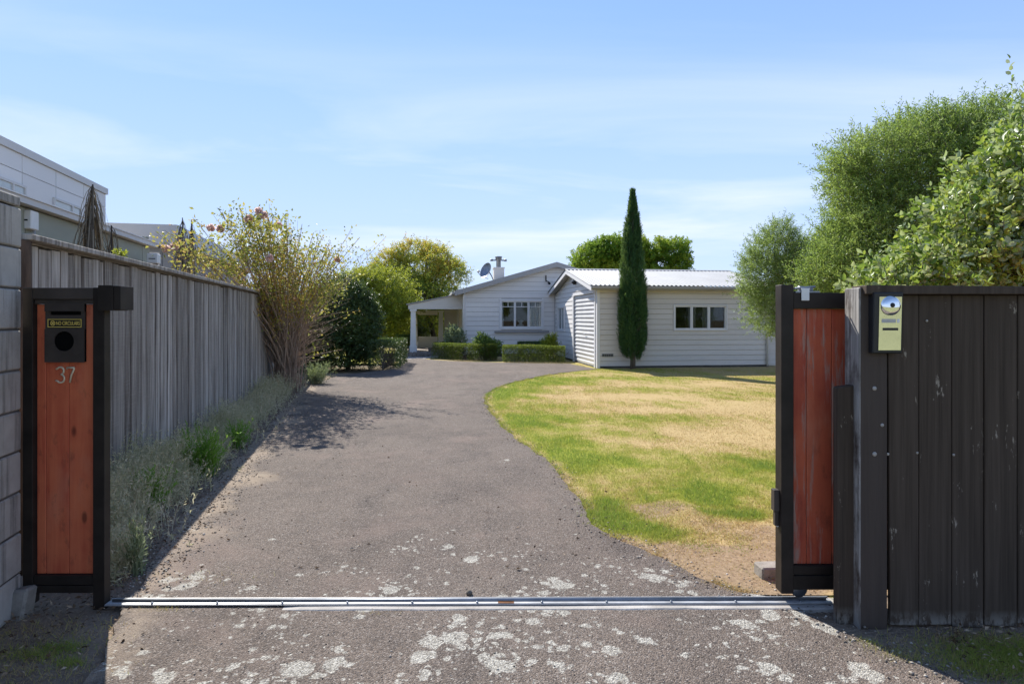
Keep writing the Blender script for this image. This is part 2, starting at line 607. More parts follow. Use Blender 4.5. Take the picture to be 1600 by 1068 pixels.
M['nb_roof'] = mat_paint_wall('neighbour_pale_roof', (.55, .545, .54), .2)
M['terracotta'] = mat_plain('terracotta_roof', (.40, .16, .06), .8, .2)
M['bark'] = mat_bark('grey_bark', (.075, .06, .048), (.19, .16, .13))
M['bark_rose'] = mat_bark('rose_bark', (.26, .19, .145), (.50, .40, .32))
M['bark_dead'] = mat_bark('brown_leaf_stalk', (.045, .037, .032), (.10, .085, .075))

M['leaf_olive'] = mat_leaf('olive_leaf', [(.1, (.06, .13, .02)), (.45, (.19, .31, .05)), (.85, (.46, .56, .14))], .50, .42, .3, (.26, .36, .13))
M['leaf_olive_small'] = mat_leaf('olive_leaf_pale', [(.1, (.07, .14, .03)), (.45, (.20, .31, .065)), (.85, (.44, .54, .17))], .50, .42, .3, (.28, .37, .16))
M['leaf_feijoa'] = mat_leaf('feijoa_leaf', [(.1, (.06, .14, .022)), (.4, (.20, .33, .05)), (.7, (.44, .52, .08)), (.88, (.48, .47, .08)), (.97, (.50, .34, .10))], .42, .36, .4, (.46, .52, .32))
M['leaf_camellia'] = mat_leaf('camellia_leaf', [(.1, (.028, .056, .018)), (.6, (.055, .10, .030)), (1, (.10, .16, .045))], .2, .38, .4)
M['leaf_hedge'] = mat_leaf('box_hedge_leaf', [(.1, (0.049, 0.082, 0.019)), (.5, (0.106, 0.154, 0.029)), (.9, (0.227, 0.259, 0.049))], .38, .5, .25)
M['leaf_cypress'] = mat_leaf('cypress_leaf', [(.1, (.018, .060, .022)), (.5, (.048, .125, .045)), (.9, (.15, .26, .08))], .30, .6, .2)
M['leaf_maple'] = mat_leaf('autumn_leaf', [(.15, (.09, .18, .03)), (.48, (.23, .33, .05)), (.66, (.55, .52, .07)), (.82, (.66, .46, .08)), (.94, (.66, .28, .08))], .45, .5, .25, None, (.50, .50, .06))
M['leaf_yellowgreen'] = mat_leaf('yellow_green_leaf', [(.1, (.10, .17, .025)), (.5, (.26, .33, .04)), (.9, (.52, .52, .07))], .45, .5, .25, None, (.45, .46, .05))
M['leaf_back'] = mat_leaf('bright_green_leaf', [(.1, (.07, .17, .02)), (.5, (.18, .32, .025)), (.9, (.46, .50, .045))], .45, .5, .25)
M['leaf_rose'] = mat_leaf('rose_leaf', [(.1, (.08, .14, .035)), (.40, (.19, .27, .055)), (.60, (.42, .42, .08)), (.80, (.58, .38, .12)), (.95, (.58, .26, .16))], .45, .5, .25, None, (.48, .44, .10))
M['petal'] = mat_leaf('rose_petal', [(0, (.84, .60, .53)), (1, (.88, .76, .70))], .5, .6, .2, None, (.9, .7, .62))
M['leaf_shrub'] = mat_leaf('shrub_leaf', [(.1, (0.054, 0.100, 0.026)), (.5, (0.126, 0.216, 0.046)), (.9, (0.270, 0.360, 0.090))], .35, .5, .25)
M['leaf_silver'] = mat_leaf('silver_leaf', [(.1, (0.150, 0.195, 0.090)), (.5, (0.300, 0.345, 0.195)), (.9, (0.540, 0.570, 0.390))], .3, .7, .15)
M['weed_dry'] = mat_leaf('dry_weed_stalk', [(.05, (.24, .27, .11)), (.3, (.48, .46, .26)), (.6, (.68, .62, .43)), (.95, (.80, .71, .54))], .42, .8, .1, None, (.6, .6, .38))
M['weed_green'] = mat_leaf('weed_leaf', [(.1, (.10, .22, .03)), (.5, (.20, .42, .05)), (.9, (.34, .56, .08))], .45, .6, .2)
M['grass'] = None
M['litter'] = mat_leaf('fallen_leaf', [(.1, (.07, .045, .03)), (.5, (.20, .13, .08)), (.9, (.40, .31, .22))], .1, .8, .1, None, (.2, .12, .05))
M['pebble'] = mat_leaf('pebble', [(.1, (.11, .095, .08)), (.6, (.25, .22, .185)), (.95, (.50, .46, .40))], 0, .9, .1)
M['spear'] = mat_leaf('lancewood_leaf', [(.1, (.07, .055, .04)), (.6, (.16, .13, .09)), (.95, (.28, .23, .16))], .12, .6, .3, None, (.2, .16, .08))


def mat_grass():
    t = NT('grass_blade')
    g = t.math('ADD', t.attr('green'), t.math('MULTIPLY', t.math('SUBTRACT', t.attr('rnd'), .5), .55))
    c = t.ramp(g, [(.08, (.50, .35, .18)), (.36, (.47, .385, .15)), (.50, (.40, .41, .065)), (.76, (.27, .36, .04)), (1, (.14, .28, .03))])
    c = t.mix(t.math('MULTIPLY', t.attr('rnd'), .4), c, (.50, .42, .18))
    pr = t.principled(c, .6, .2)
    tr = t.n.new('ShaderNodeBsdfTranslucent')
    t.l.new(c, tr.inputs['Color'])
    mx = t.n.new('ShaderNodeMixShader')
    mx.inputs[0].default_value = .4
    t.l.new(pr, mx.inputs[1])
    t.l.new(tr.outputs[0], mx.inputs[2])
    return t.done(mx.outputs[0])


M['grass'] = mat_grass()


# ------------------------------------------------------------------ helpers: objects
def link(name, me, mat=None, parent=None, mats=None):
    o = bpy.data.objects.new(name, me)
    COL.objects.link(o)
    for m_ in (mats or ([mat] if mat else [])):
        if len(me.materials) < len(mats or [mat]):
            me.materials.append(m_)
    if parent is not None:
        o.parent = parent
    return o


def empty(name, loc=(0, 0, 0), rz=0.0):
    o = bpy.data.objects.new(name, None)
    o.empty_display_size = .2
    COL.objects.link(o)
    o.location = loc
    o.rotation_euler = (0, 0, rz)
    return o


def tag(o, label=None, cat=None, group=None, kind=None):
    if label:
        o['label'] = label
    if cat:
        o['category'] = cat
    if group:
        o['group'] = group
    if kind:
        o['kind'] = kind
    return o


class MB:
    """collects simple shapes into ONE mesh"""

    def __init__(self):
        self.v = []
        self.f = []
        self.smooth = []

    def add(self, vs_, fs, smooth=False):
        b = len(self.v)
        self.v += [tuple(p) for p in vs_]
        self.f += [tuple(i + b for i in f) for f in fs]
        self.smooth += [smooth] * len(fs)
        return self

    def box(self, a, b):
        x0, y0, z0 = (min(a[i], b[i]) for i in range(3))
        x1, y1, z1 = (max(a[i], b[i]) for i in range(3))
        return self.add([(x0, y0, z0), (x1, y0, z0), (x1, y1, z0), (x0, y1, z0), (x0, y0, z1), (x1, y0, z1), (x1, y1, z1), (x0, y1, z1)],
                        [(0, 3, 2, 1), (4, 5, 6, 7), (0, 1, 5, 4), (1, 2, 6, 5), (2, 3, 7, 6), (3, 0, 4, 7)])

    def hexa(self, p):
        """8 corners, bottom ring then top ring"""
        return self.add(p, [(0, 3, 2, 1), (4, 5, 6, 7), (0, 1, 5, 4), (1, 2, 6, 5), (2, 3, 7, 6), (3, 0, 4, 7)])

    def tube(self, pts, rad, n=6, cap=True):
        pts = [Vector(p) for p in pts]
        if isinstance(rad, (int, float)):
            rad = [rad] * len(pts)
        vs_, fs = [], []
        ref = Vector((.31, .17, .93))
        for i, p in enumerate(pts):
            d = (pts[min(i + 1, len(pts) - 1)] - pts[max(i - 1, 0)])
            if d.length < 1e-9:
                d = Vector((0, 0, 1))
            d.normalize()
            a = d.cross(ref)
            if a.length < .05:
                a = d.cross(Vector((1, 0, 0)))
            a.normalize()
            b_ = d.cross(a)
            for k in range(n):
                t = 2 * math.pi * k / n
                vs_.append(p + (a * math.cos(t) + b_ * math.sin(t)) * rad[i])
        for i in range(len(pts) - 1):
            for k in range(n):
                fs.append((i * n + k, i * n + (k + 1) % n, (i + 1) * n + (k + 1) % n, (i + 1) * n + k))
        if cap:
            fs.append(tuple(range(n - 1, -1, -1)))
            fs.append(tuple((len(pts) - 1) * n + k for k in range(n)))
        return self.add(vs_, fs, n > 4)

    def lathe(self, prof, n=20, mtx=None):
        """profile of (r, z) turned about z"""
        vs_, fs = [], []
        for r_, z in prof:
            for k in range(n):
                t = 2 * math.pi * k / n
                vs_.append(Vector((r_ * math.cos(t), r_ * math.sin(t), z)))
        if mtx is not None:
            vs_ = [mtx @ p for p in vs_]
        for i in range(len(prof) - 1):
            for k in range(n):
                fs.append((i * n + k, i * n + (k + 1) % n, (i + 1) * n + (k + 1) % n, (i + 1) * n + k))
        return self.add(vs_, fs, True)

    def build(self, name, mat, parent=None, bevel=0.0):
        me = bpy.data.meshes.new(name)
        me.from_pydata(self.v, [], self.f)
        me.polygons.foreach_set('use_smooth', self.smooth)
        me.update()
        if len(self.f) < 3000:
            bm = bmesh.new()
            bm.from_mesh(me)
            bmesh.ops.recalc_face_normals(bm, faces=bm.faces[:])
            bm.to_mesh(me)
            bm.free()
        o = link(name, me, mat, parent)
        if bevel:
            bm = bmesh.new()
            bm.from_mesh(me)
            bmesh.ops.bevel(bm, geom=bm.edges[:], offset=bevel, segments=1, affect='EDGES', clamp_overlap=True)
            bm.to_mesh(me)
            bm.free()
        return o


def np_mesh(name, V, T, attrs=None, mat=None, parent=None, smooth=False):
    """triangle mesh from numpy arrays; attrs are per face floats"""
    me = bpy.data.meshes.new(name)
    V = np.ascontiguousarray(V, dtype=np.float32)
    T = np.ascontiguousarray(T, dtype=np.int32)
    me.vertices.add(len(V))
    me.vertices.foreach_set('co', V.ravel())
    me.loops.add(T.size)
    me.loops.foreach_set('vertex_index', T.ravel())
    me.polygons.add(len(T))
    me.polygons.foreach_set('loop_start', np.arange(0, T.size, 3, dtype=np.int32))
    me.update(calc_edges=True)
    if smooth:
        me.polygons.foreach_set('use_smooth', np.ones(len(T), dtype=bool))
    for k, a in (attrs or {}).items():
        at_ = me.attributes.new(k, 'FLOAT', 'FACE')
        at_.data.foreach_set('value', np.ascontiguousarray(a, dtype=np.float32))
    return link(name, me, mat, parent)


def norm(a):
    return a / np.maximum(np.linalg.norm(a, axis=-1, keepdims=True), 1e-9)


class PN:
    """cheap smooth noise on arrays of points: a sum of sines"""

    def __init__(self, r, freq, n=9):
        self.k = r.normal(size=(n, 3)) * freq
        self.p = r.uniform(0, 6.28, n)
        self.n = n

    def __call__(self, P):
        return np.sin(P @ self.k.T + self.p).sum(1) / math.sqrt(self.n / 2) * .5   # about -1..1


def leaves(P, D, L, W, r, fold=.25, shape='rhomb', curl=0.0):
    """P base, D direction, L length, W width of each leaf -> V, T, leaf index of each triangle"""
    n = len(P)
    D = norm(D)
    S = norm(np.cross(D, norm(r.normal(size=(n, 3)))))
    N = np.cross(S, D)
    L = np.broadcast_to(np.asarray(L, float).reshape(-1, 1), (n, 1))
    W = np.broadcast_to(np.asarray(W, float).reshape(-1, 1), (n, 1))
    if shape == 'rhomb':
        pts = [P, P + D * L * .45 + S * W * .5 + N * W * fold, P + D * L - N * L * curl, P + D * L * .45 - S * W * .5 + N * W * fold]
        tri = [(0, 2, 1), (0, 3, 2)]
    elif shape == 'blade':
        pts = [P - S * W * .5, P + S * W * .5, P + D * L - N * L * curl]
        tri = [(0, 1, 2)]
    else:
        pts = [P, P + D * L * .28 + S * W * .46 + N * W * fold, P + D * L * .68 + S * W * .42 + N * W * fold * .9, P + D * L - N * L * curl,
               P + D * L * .68 - S * W * .42 + N * W * fold * .9, P + D * L * .28 - S * W * .46 + N * W * fold]
        tri = [(0, 3, 1), (1, 3, 2), (0, 5, 3), (5, 4, 3)]
    k = len(pts)
    V = np.stack(pts, 1).reshape(-1, 3)
    base = (np.arange(n) * k)[:, None, None]
    T = (base + np.array(tri)[None]).reshape(-1, 3)
    return V, T, np.repeat(np.arange(n), len(tri))


def twig_foliage(r, lobes, n, twig_len, per, leaf_len, leaf_w, up=.3, out=.8, rand=.5, depth=.35, gap=None, spread=.9,
                 shape='rhomb', tone_f=1.2, tone_up=0.0, droop=0.0, flat=1.0, floor=None, cut=None, fold=.25, fuzz=.05):
    """leafy twigs spread through the shell of several ellipsoids; returns leaf arrays and the twig lines"""
    C = np.array([l[0] for l in lobes], float)
    Rd = np.array([l[1] if hasattr(l[1], '__len__') else (l[1],) * 3 for l in lobes], float)
    area = (Rd[:, 0] * Rd[:, 1] + Rd[:, 1] * Rd[:, 2] + Rd[:, 0] * Rd[:, 2])
    li = r.choice(len(lobes), n, p=area / area.sum())
    d = norm(r.normal(size=(n, 3)))
    rr = 1 - depth * r.random(n) ** 1.5
    rr *= 1 + .06 * r.normal(size=n)
    rr += fuzz * np.minimum(r.normal(size=n) ** 2, 2.6) + 1.6 * fuzz * PN(r, 4.0)(d)
    P = C[li] + d * Rd[li] * rr[:, None]
    O = norm(d / Rd[li])
    # drop twigs that lie deep inside another lobe
    keep = np.ones(n, bool)
    for j in range(len(lobes)):
        q = (((P - C[j]) / Rd[j]) ** 2).sum(1)
        keep &= ~((q < .22) & (li != j))
    if gap is not None:
        keep &= PN(r, gap[0])(P) > gap[1]
    if floor is not None:
        keep &= P[:, 2] > floor
    if cut is not None:
        keep &= cut(P)
    P, O, d = P[keep], O[keep], d[keep]
    n = len(P)
    Td = norm(O * out + np.array([0, 0, up]) + r.normal(size=(n, 3)) * rand - np.array([0, 0, droop]))
    tl = twig_len * r.uniform(.6, 1.3, n)
    tone = .5 + .34 * PN(r, tone_f)(P) + .14 * r.normal(size=n) + tone_up * O[:, 2]  # upward-facing twigs toned brighter: crown highlights put into the leaf colour
    # leaves along each twig
    j = np.tile(np.arange(per), n)
    ti = np.repeat(np.arange(n), per)
    f = (j + r.random(n * per) * .7) / per
    A = norm(np.cross(Td, norm(r.normal(size=(n, 3)))))
    B = np.cross(Td, A)
    th = j * 2.399 + np.repeat(r.uniform(0, 6.28, n), per)
    side = A[ti] * np.cos(th)[:, None] + B[ti] * np.sin(th)[:, None]
    LP = P[ti] + Td[ti] * (tl[ti] * f)[:, None]
    LP[:, 2] -= droop * .35 * tl[ti] * f * f
    LD = norm(Td[ti] * (1 - spread * .55 * (1 - f * .55))[:, None] + side * spread + r.normal(size=(n * per, 3)) * .18)
    LD[:, 2] *= flat
    ll = leaf_len * r.uniform(.65, 1.25, n * per)
    V, T, idx = leaves(LP, LD, ll, ll * leaf_w, r, fold, shape, .06)
    return V, T, r.random(n * per)[idx], np.clip(tone, 0, 1)[ti][idx], (P, P + Td * tl[:, None])


def twig_stems(lines, rad, stride=1):
    """thin three sided sticks for twig lines"""
    A, B = lines
    A, B = A[::stride], B[::stride]
    n = len(A)
    d = norm(B - A)
    s = norm(np.cross(d, np.array([.3, .5, .8])))
    t = np.cross(d, s)
    V = np.stack([A + s * rad, A - s * rad * .5 + t * rad * .87, A - s * rad * .5 - t * rad * .87, B], 1).reshape(-1, 3)
    b = (np.arange(n) * 4)[:, None, None]
    T = (b + np.array([(0, 1, 3), (1, 2, 3), (2, 0, 3)])[None]).reshape(-1, 3)
    return V, T


def limbs(mb, base, targets, r0, r, wob=.12, n=7, sag=0.0, start=.25, trunk_top=None):
    """a trunk from base to trunk_top, and a tapering limb from it to each target"""
    base = Vector(base)
    top = Vector(trunk_top)
    pts = [base.lerp(top, i / 6) + Vector((r.normal() * wob * .3, r.normal() * wob * .3, 0)) * (0 if i in (0,) else 1) for i in range(7)]
    rad = [r0 * (1.35 if i == 0 else 1) * (1 - .75 * i / 6) for i in range(7)]
    mb.tube(pts, rad, 8)
    for tg in targets:
        tg = Vector(tg)
        k = r.uniform(start, .92)
        i = int(k * 6)
        a = pts[i].lerp(pts[min(i + 1, 6)], k * 6 - i)
        ra = rad[i] * .62
        seg = 6
        mid = a.lerp(tg, .5) + Vector((0, 0, (tg - a).length * .14))
        P = []
        for s in range(seg + 1):
            t = s / seg
            p = a * (1 - t) ** 2 + mid * 2 * t * (1 - t) + tg * t * t
            p += Vector(r.normal(size=3)) * wob * .25 * (1 if 0 < s < seg else 0)
            P.append(p)
        mb.tube(P, [max(.006, ra * (1 - .88 * s / seg)) for s in range(seg + 1)], 5)
    return pts


def lobe_targets(lobes, r, per=3):
    out = []
    for c, rd in lobes:
        rd = rd if hasattr(rd, '__len__') else (rd,) * 3
        for _ in range(per):
            d = r.normal(size=3)
            d /= np.linalg.norm(d)
            out.append(Vector(c) + Vector((d[0] * rd[0], d[1] * rd[1], d[2] * rd[2])) * .75)
    return out


def make_tree(name, base, lobes, leaf_kw, mat, label, cat, trunk_top, r0, bark='bark', seed=1, stems=.004, stride=3, per=4, group=None, wob=.15):
    r = np.random.default_rng(seed)
    b = Vector(base)
    root = empty(name, b)
    tag(root, label, cat, group)
    loc = [((c[0] - b.x, c[1] - b.y, c[2] - b.z), rd) for c, rd in lobes]
    V, T, a, tone, lines = twig_foliage(r, loc, **leaf_kw)
    np_mesh('crown', V, T, {'rnd': a, 'tone': tone}, M[mat], root)
    mb = MB()
    limbs(mb, (0, 0, -.05), lobe_targets(loc, r, per), r0, r, wob, trunk_top=Vector(trunk_top) - b)
    if trunk_top is not None:
        sv, st = twig_stems(lines, stems, stride)
        mb.add([tuple(p) for p in sv.tolist()], [tuple(f) for f in st.tolist()])
    mb.build('trunk', M[bark], root)
    return root


def hedge(name, p0, p1, width, h, label, cat, n, leaf_len=.03, mat='leaf_hedge', seed=3, group=None, arc=None, round_=.06):
    """clipped hedge along a centre line; leaves lie in the outer shell of a rounded box"""
    r = np.random.default_rng(seed)
    pts = [Vector((*p0, 0))] + [Vector((*q, 0)) for q in (arc or [])] + [Vector((*p1, 0))]
    seg = [(pts[i + 1] - pts[i]).length for i in range(len(pts) - 1)]
    tot = sum(seg)
    root = empty(name, pts[0])
    tag(root, label, cat, group)
    # parametric: s along, v across, z up
    u = r.random(n)
    face = r.choice(4, n, p=[.34, .30, .30, .06])
    s = u * tot
    v = r.uniform(-.5, .5, n)
    z = r.uniform(0.02, 1, n)
    dep = r.random(n) ** 2 * .22
    z = np.where(face == 0, 1 - dep, z)
    v = np.where(face == 1, -.5 + dep * .8, np.where(face == 2, .5 - dep * .8, v))
    s = np.where(face == 3, np.where(r.random(n) < .5, dep * .6, tot - dep * .6), s)
    bump = PN(r, 3.0)
    cum = np.cumsum([0] + seg)
    k = np.clip(np.searchsorted(cum, s, side='right') - 1, 0, len(seg) - 1)
    A = np.array([p[:] for p in pts])
    dirs = norm(A[1:] - A[:-1])
    nor = np.stack([dirs[:, 1], -dirs[:, 0], np.zeros(len(dirs))], 1)    # to the right of the run
    P = A[k] + dirs[k] * (s - cum[k])[:, None] + nor[k] * (v * width)[:, None]
    P[:, 2] += z * h
    q = bump(P)
    P += nor[k] * (q * .03 * np.sign(v))[:, None]
    P[:, 2] += q * .025 * z
    O = np.where((face == 0)[:, None], np.array([0, 0, 1.0]), nor[k] * np.sign(v)[:, None])
    D = norm(O * .7 + np.array([0, 0, .35]) + r.normal(size=(n, 3)) * .7)
    L = leaf_len * r.uniform(.7, 1.4, n)
    P = P - np.array(pts[0][:])
    V, T, idx = leaves(P, D, L, L * .55, r, .2)
    tone = np.clip(.34 + .25 * bump(P * 1.7) + .40 * (face == 0) + .12 * r.normal(size=n), 0, 1)  # top leaves toned brighter, so the sunlit hedge tops are in the colour
    np_mesh('foliage', V, T, {'rnd': r.random(n)[idx], 'tone': tone[idx]}, M[mat], root)
    mb = MB()
    for i in range(len(pts) - 1):
        a, b_ = pts[i] - pts[0], pts[i + 1] - pts[0]
        m_ = int(seg[i] / .16) + 1
        for j in range(m_):
            c = a.lerp(b_, (j + .5) / m_)
            for _ in range(3):
                d = Vector((r.normal() * .25 * width, r.normal() * .25 * width, h * r.uniform(.6, .9)))
                mb.tube([c, c + d * .5 + Vector((r.normal() * .02, r.normal() * .02, 0)), c + d], [.012, .008, .004], 4, False)
    mb.build('branches', M['bark'], root)
    return root


def shrub(name, base, lobes, leaf_kw, mat, label, cat, seed=1, group=None, stems=.004):
    r = np.random.default_rng(seed)
    b = Vector(base)
    root = empty(name, b)
    tag(root, label, cat, group)
    loc = [((c[0] - b.x, c[1] - b.y, c[2] - b.z), rd) for c, rd in lobes]
    V, T, a, tone, lines = twig_foliage(r, loc, **leaf_kw)
    np_mesh('foliage', V, T, {'rnd': a, 'tone': tone}, M[mat], root)
    mb = MB()
    for tg in lobe_targets(loc, r, 5):
        mid = tg * .5 + Vector((r.normal() * .04, r.normal() * .04, .1))
        mb.tube([(0, 0, -.03), mid, tg], [.018, .012, .004], 5, False)
    mb.build('stems', M['bark'], root)
    return root


# ------------------------------------------------------------------ driveway outline
def catmull(pts, n=10):
    out = []
    P = [Vector(p) for p in pts]
    for i in range(len(P) - 1):
        p0, p1, p2, p3 = P[max(i - 1, 0)], P[i], P[i + 1], P[min(i + 2, len(P) - 1)]
        for j in range(n):
            t = j / n
            out.append(.5 * ((2 * p1) + (-p0 + p2) * t + (2 * p0 - 5 * p1 + 4 * p2 - p3) * t * t + (-p0 + 3 * p1 - 3 * p2 + p3) * t ** 3))
    out.append(P[-1])
    return out


right_edge = [G(*p) for p in [(932, 577), (905, 579.5), (850, 587), (800, 598), (772, 608), (758, 622), (765, 642), (800, 682), (858, 722), (903, 782),
                              (938, 832), (1008, 861), (1088, 905), (1150, 927), (1236, 944), (1329, 993), (1391, 1022), (1446, 1048), (1491, 1068)]]
right_edge += [(1.95, 2.2), (2.3, 1.4), (2.6, .4)]
left_edge = [(-2.3, .4), (-1.85, 1.6), (-1.72, 2.6), (-1.92, 3.2), (-2.05, 3.5)] + [(-1.33 - .226 * y, y) for y in (4.5, 5.5, 6.5, 7.5, 8.5, 9.5, 10.5, 11.5, 12.6, 13.6)]
left_edge += [G(520, 591), G(560, 583), G(606, 577.5), G(624, 571), G(629, 562)]
far_edge = [G(629, 562), G(655, 560), G(679, 562.5), G(720, 565), G(779, 566.5), G(830, 568), G(890, 568.5)]
dr = [Vector((p[0], p[1], 0)) for p in catmull([(*p, 0) for p in right_edge], 8)]
dl = [Vector((p[0], p[1], 0)) for p in catmull([(*p, 0) for p in left_edge], 8)]
df = [Vector((*p, 0)) for p in far_edge[1:]]


def jitter(line, amp):
    out = []
    for i, p in enumerate(line):
        n_ = mnoise.noise(Vector((p.x * 3.1, p.y * 3.1, 1.7))) * amp + mnoise.noise(Vector((p.x * 11, p.y * 11, 4.2))) * amp * .5
        q = line[min(i + 1, len(line) - 1)] - line[max(i - 1, 0)]
        if q.length:
            q.normalize()
        out.append(p + Vector((-q.y, q.x, 0)) * n_)
    return out


def densify(line, step):
    out = []
    for a, b in zip(line[:-1], line[1:]):
        m_ = max(1, int((b - a).length / step))
        out += [a.lerp(b, i / m_) for i in range(m_)]
    return out + [line[-1]]


dr = jitter(densify(dr, .09), .05)
dl = jitter(densify(dl, .12), .06)
DRIVE = dr + dl + df
DRIVE_XY = np.array([(p.x, p.y) for p in DRIVE])


def inside(poly, X, Y):
    ins = np.zeros(X.shape, bool)
    n = len(poly)
    j = n - 1
    for i in range(n):
        xi, yi = poly[i]
        xj, yj = poly[j]
        c = ((yi > Y) != (yj > Y)) & (X < (xj - xi) * (Y - yi) / (yj - yi + 1e-12) + xi)
        ins ^= c
        j = i
    return ins


# ------------------------------------------------------------------ ground, driveway, path, lawn
def sheet(name, poly, z, mat, skirt=.0, kind='structure'):
    bm = bmesh.new()
    vs_ = [bm.verts.new((p[0], p[1], z)) for p in poly]
    f = bm.faces.new(vs_)
    if f.normal.z < 0:
        f.normal_flip()
    if skirt:
        n = len(vs_)
        lo = [bm.verts.new((p[0], p[1], z - skirt)) for p in poly]
        for i in range(n):
            bm.faces.new((vs_[i], vs_[(i + 1) % n], lo[(i + 1) % n], lo[i]))
    bmesh.ops.triangulate(bm, faces=[f], ngon_method='BEAUTY')
    bmesh.ops.recalc_face_normals(bm, faces=bm.faces[:])
    me = bpy.data.meshes.new(name)
    bm.to_mesh(me)
    bm.free()
    o = link(name, me, mat)
    o['kind'] = kind
    return o


mb = MB()
mb.add([(-900, -300, -.06), (900, -300, -.06), (900, 1800, -.06), (-900, 1800, -.06)], [(0, 1, 2, 3)])
tag(mb.build('ground', M['far_ground'], None), kind='structure')

mb = MB()
mb.add([(-60, -40, -.055), (60, -40, -.055), (60, .35, -.055), (-60, .35, -.055)], [(0, 1, 2, 3)])
tag(mb.build('verge', M['verge'], None), kind='structure')
# near soil: a fine, gently uneven sheet under the verge and the flower bed
gx = np.arange(-10, 10.01, .16)
gy = np.arange(.4, 17.01, .16)
XX, YY = np.meshgrid(gx, gy)
pn_s = PN(np.random.default_rng(4), 2.5)
SX = np.clip(np.where(XX < 0, (-1.25 - .12 * YY - XX) / .25, (XX - 1.3) / .2 * (YY < 3.3)), 0, 1)
ZZ = -.022 + .017 * SX + .009 * pn_s(np.stack([XX.ravel(), YY.ravel(), XX.ravel() * 0], 1)).reshape(XX.shape)
nx, ny = len(gx), len(gy)
ii = (np.arange(ny - 1)[:, None] * nx + np.arange(nx - 1)[None]).ravel()
T = np.concatenate([np.stack([ii, ii + 1, ii + nx + 1], 1), np.stack([ii, ii + nx + 1, ii + nx], 1)])
o = np_mesh('soil', np.stack([XX.ravel(), YY.ravel(), ZZ.ravel()], 1), T, None, M['soil'], smooth=True)
o['kind'] = 'structure'

sheet('driveway', [(p.x, p.y) for p in DRIVE], .012, M['asphalt'], .06)
path_poly = [(-3.86, 22.35), (-3.2, 22.75), (-2.7, 24.0), (-4.3, 33), (-5.6, 33)]
sheet('path', path_poly, .004, M['path'], .05)

GREEN_SPOTS = [  # where the photograph's lawn is still green: x, y, size x, size y, amount
    (*G(985, 800), .40, .32, .62), (*G(1090, 765), .40, .25, .60), (*G(1130, 800), .34, .12, .75), (*G(1075, 775), .3, .2, .4),
    (*G(870, 690), .55, .8, .42), (*G(930, 720), .6, .6, .38), (*G(820, 660), .5, .7, .45), (*G(780, 615), .6, 1.3, .55), (*G(830, 600), 1.0, .8, .42),
    (*G(900, 592), 1.6, .7, .42), (*G(1200, 735), .3, .35, .5), (*G(1100, 592), 2.4, .7, .30), (*G(1180, 615), 1.5, .6, .32), (*G(960, 650), .8, .5, .18),
    (*G(1190, 720), .5, .4, .35), (*G(1050, 650), .7, .4, .14), (-5.0, 23, 1.2, 4, .5), (-5.5, 27, 2, 4, .5)]
DRY_SPOTS = [(*G(960, 620), 1.3, .55, .5), (*G(1090, 640), 1.4, .6, .4), (*G(870, 605), .9, .3, .38), (*G(1150, 680), .8, .6, .3), (*G(1020, 690), .6, .5, .15)]
DIRT_SPOTS = [(*G(1050, 800), .28, .22, .8), (*G(1120, 855), .45, .27, .7), (*G(1170, 890), .5, .25, .8), (*G(1060, 870), .3, .2, .7), (*G(960, 850), .18, .15, .7),
              (*G(1190, 830), .3, .4, .5), (*G(1140, 770), .12, .3, .2)]
pn_l = PN(np.random.default_rng(11), 1.5)
pn_f = PN(np.random.default_rng(12), 6.0)
pn_g = PN(np.random.default_rng(13), 19.0, 14)


def lawn_masks(X, Y):
    P = np.stack([X, Y * .8, X * 0], 1)
    X0, Y0 = X, Y
    X = X + .16 * pn_f(P + 3.3) + .07 * pn_g(P * .7)
    Y = Y + .20 * pn_f(P + 7.1) + .08 * pn_g(P * .7 + 5)
    g = .33 + .18 * pn_l(P) + .16 * pn_f(P) + .20 * pn_g(P)
    for x, y, sx, sy, a in GREEN_SPOTS:
        g += a * np.exp(-((X - x) / sx) ** 2 - ((Y - y) / sy) ** 2)
    for x, y, sx, sy, a in DRY_SPOTS:
        g -= a * np.exp(-((X - x) / sx) ** 2 - ((Y - y) / sy) ** 2)
    d = .05 + .10 * pn_f(P * 1.3) + .10 * pn_g(P)
    for x, y, sx, sy, a in DIRT_SPOTS:
        d += a * np.exp(-((X - x) / sx) ** 2 - ((Y - y) / sy) ** 2)
    X, Y = X0, Y0
    # a bare rim along the asphalt
    i = np.argmin(np.abs(Y[:, None] - np.array([p.y for p in dr])[None, ::4]), 1)
    rx = np.array([p.x for p in dr])[::4][i]
    rim = np.exp(-((X - rx - .03) / .09) ** 2) * (Y < 14) * (Y > 3.3)
    g += .20 * np.exp(-np.clip(X - rx - .15, 0, 9) / .55) * (Y > 4.2) * (X > rx)
    d += rim * .55
    d += np.exp(-((Y - 3.5) / .35) ** 2) * .5
    g -= d * .6
    return np.clip(g, 0, 1), np.clip(d, 0, 1)


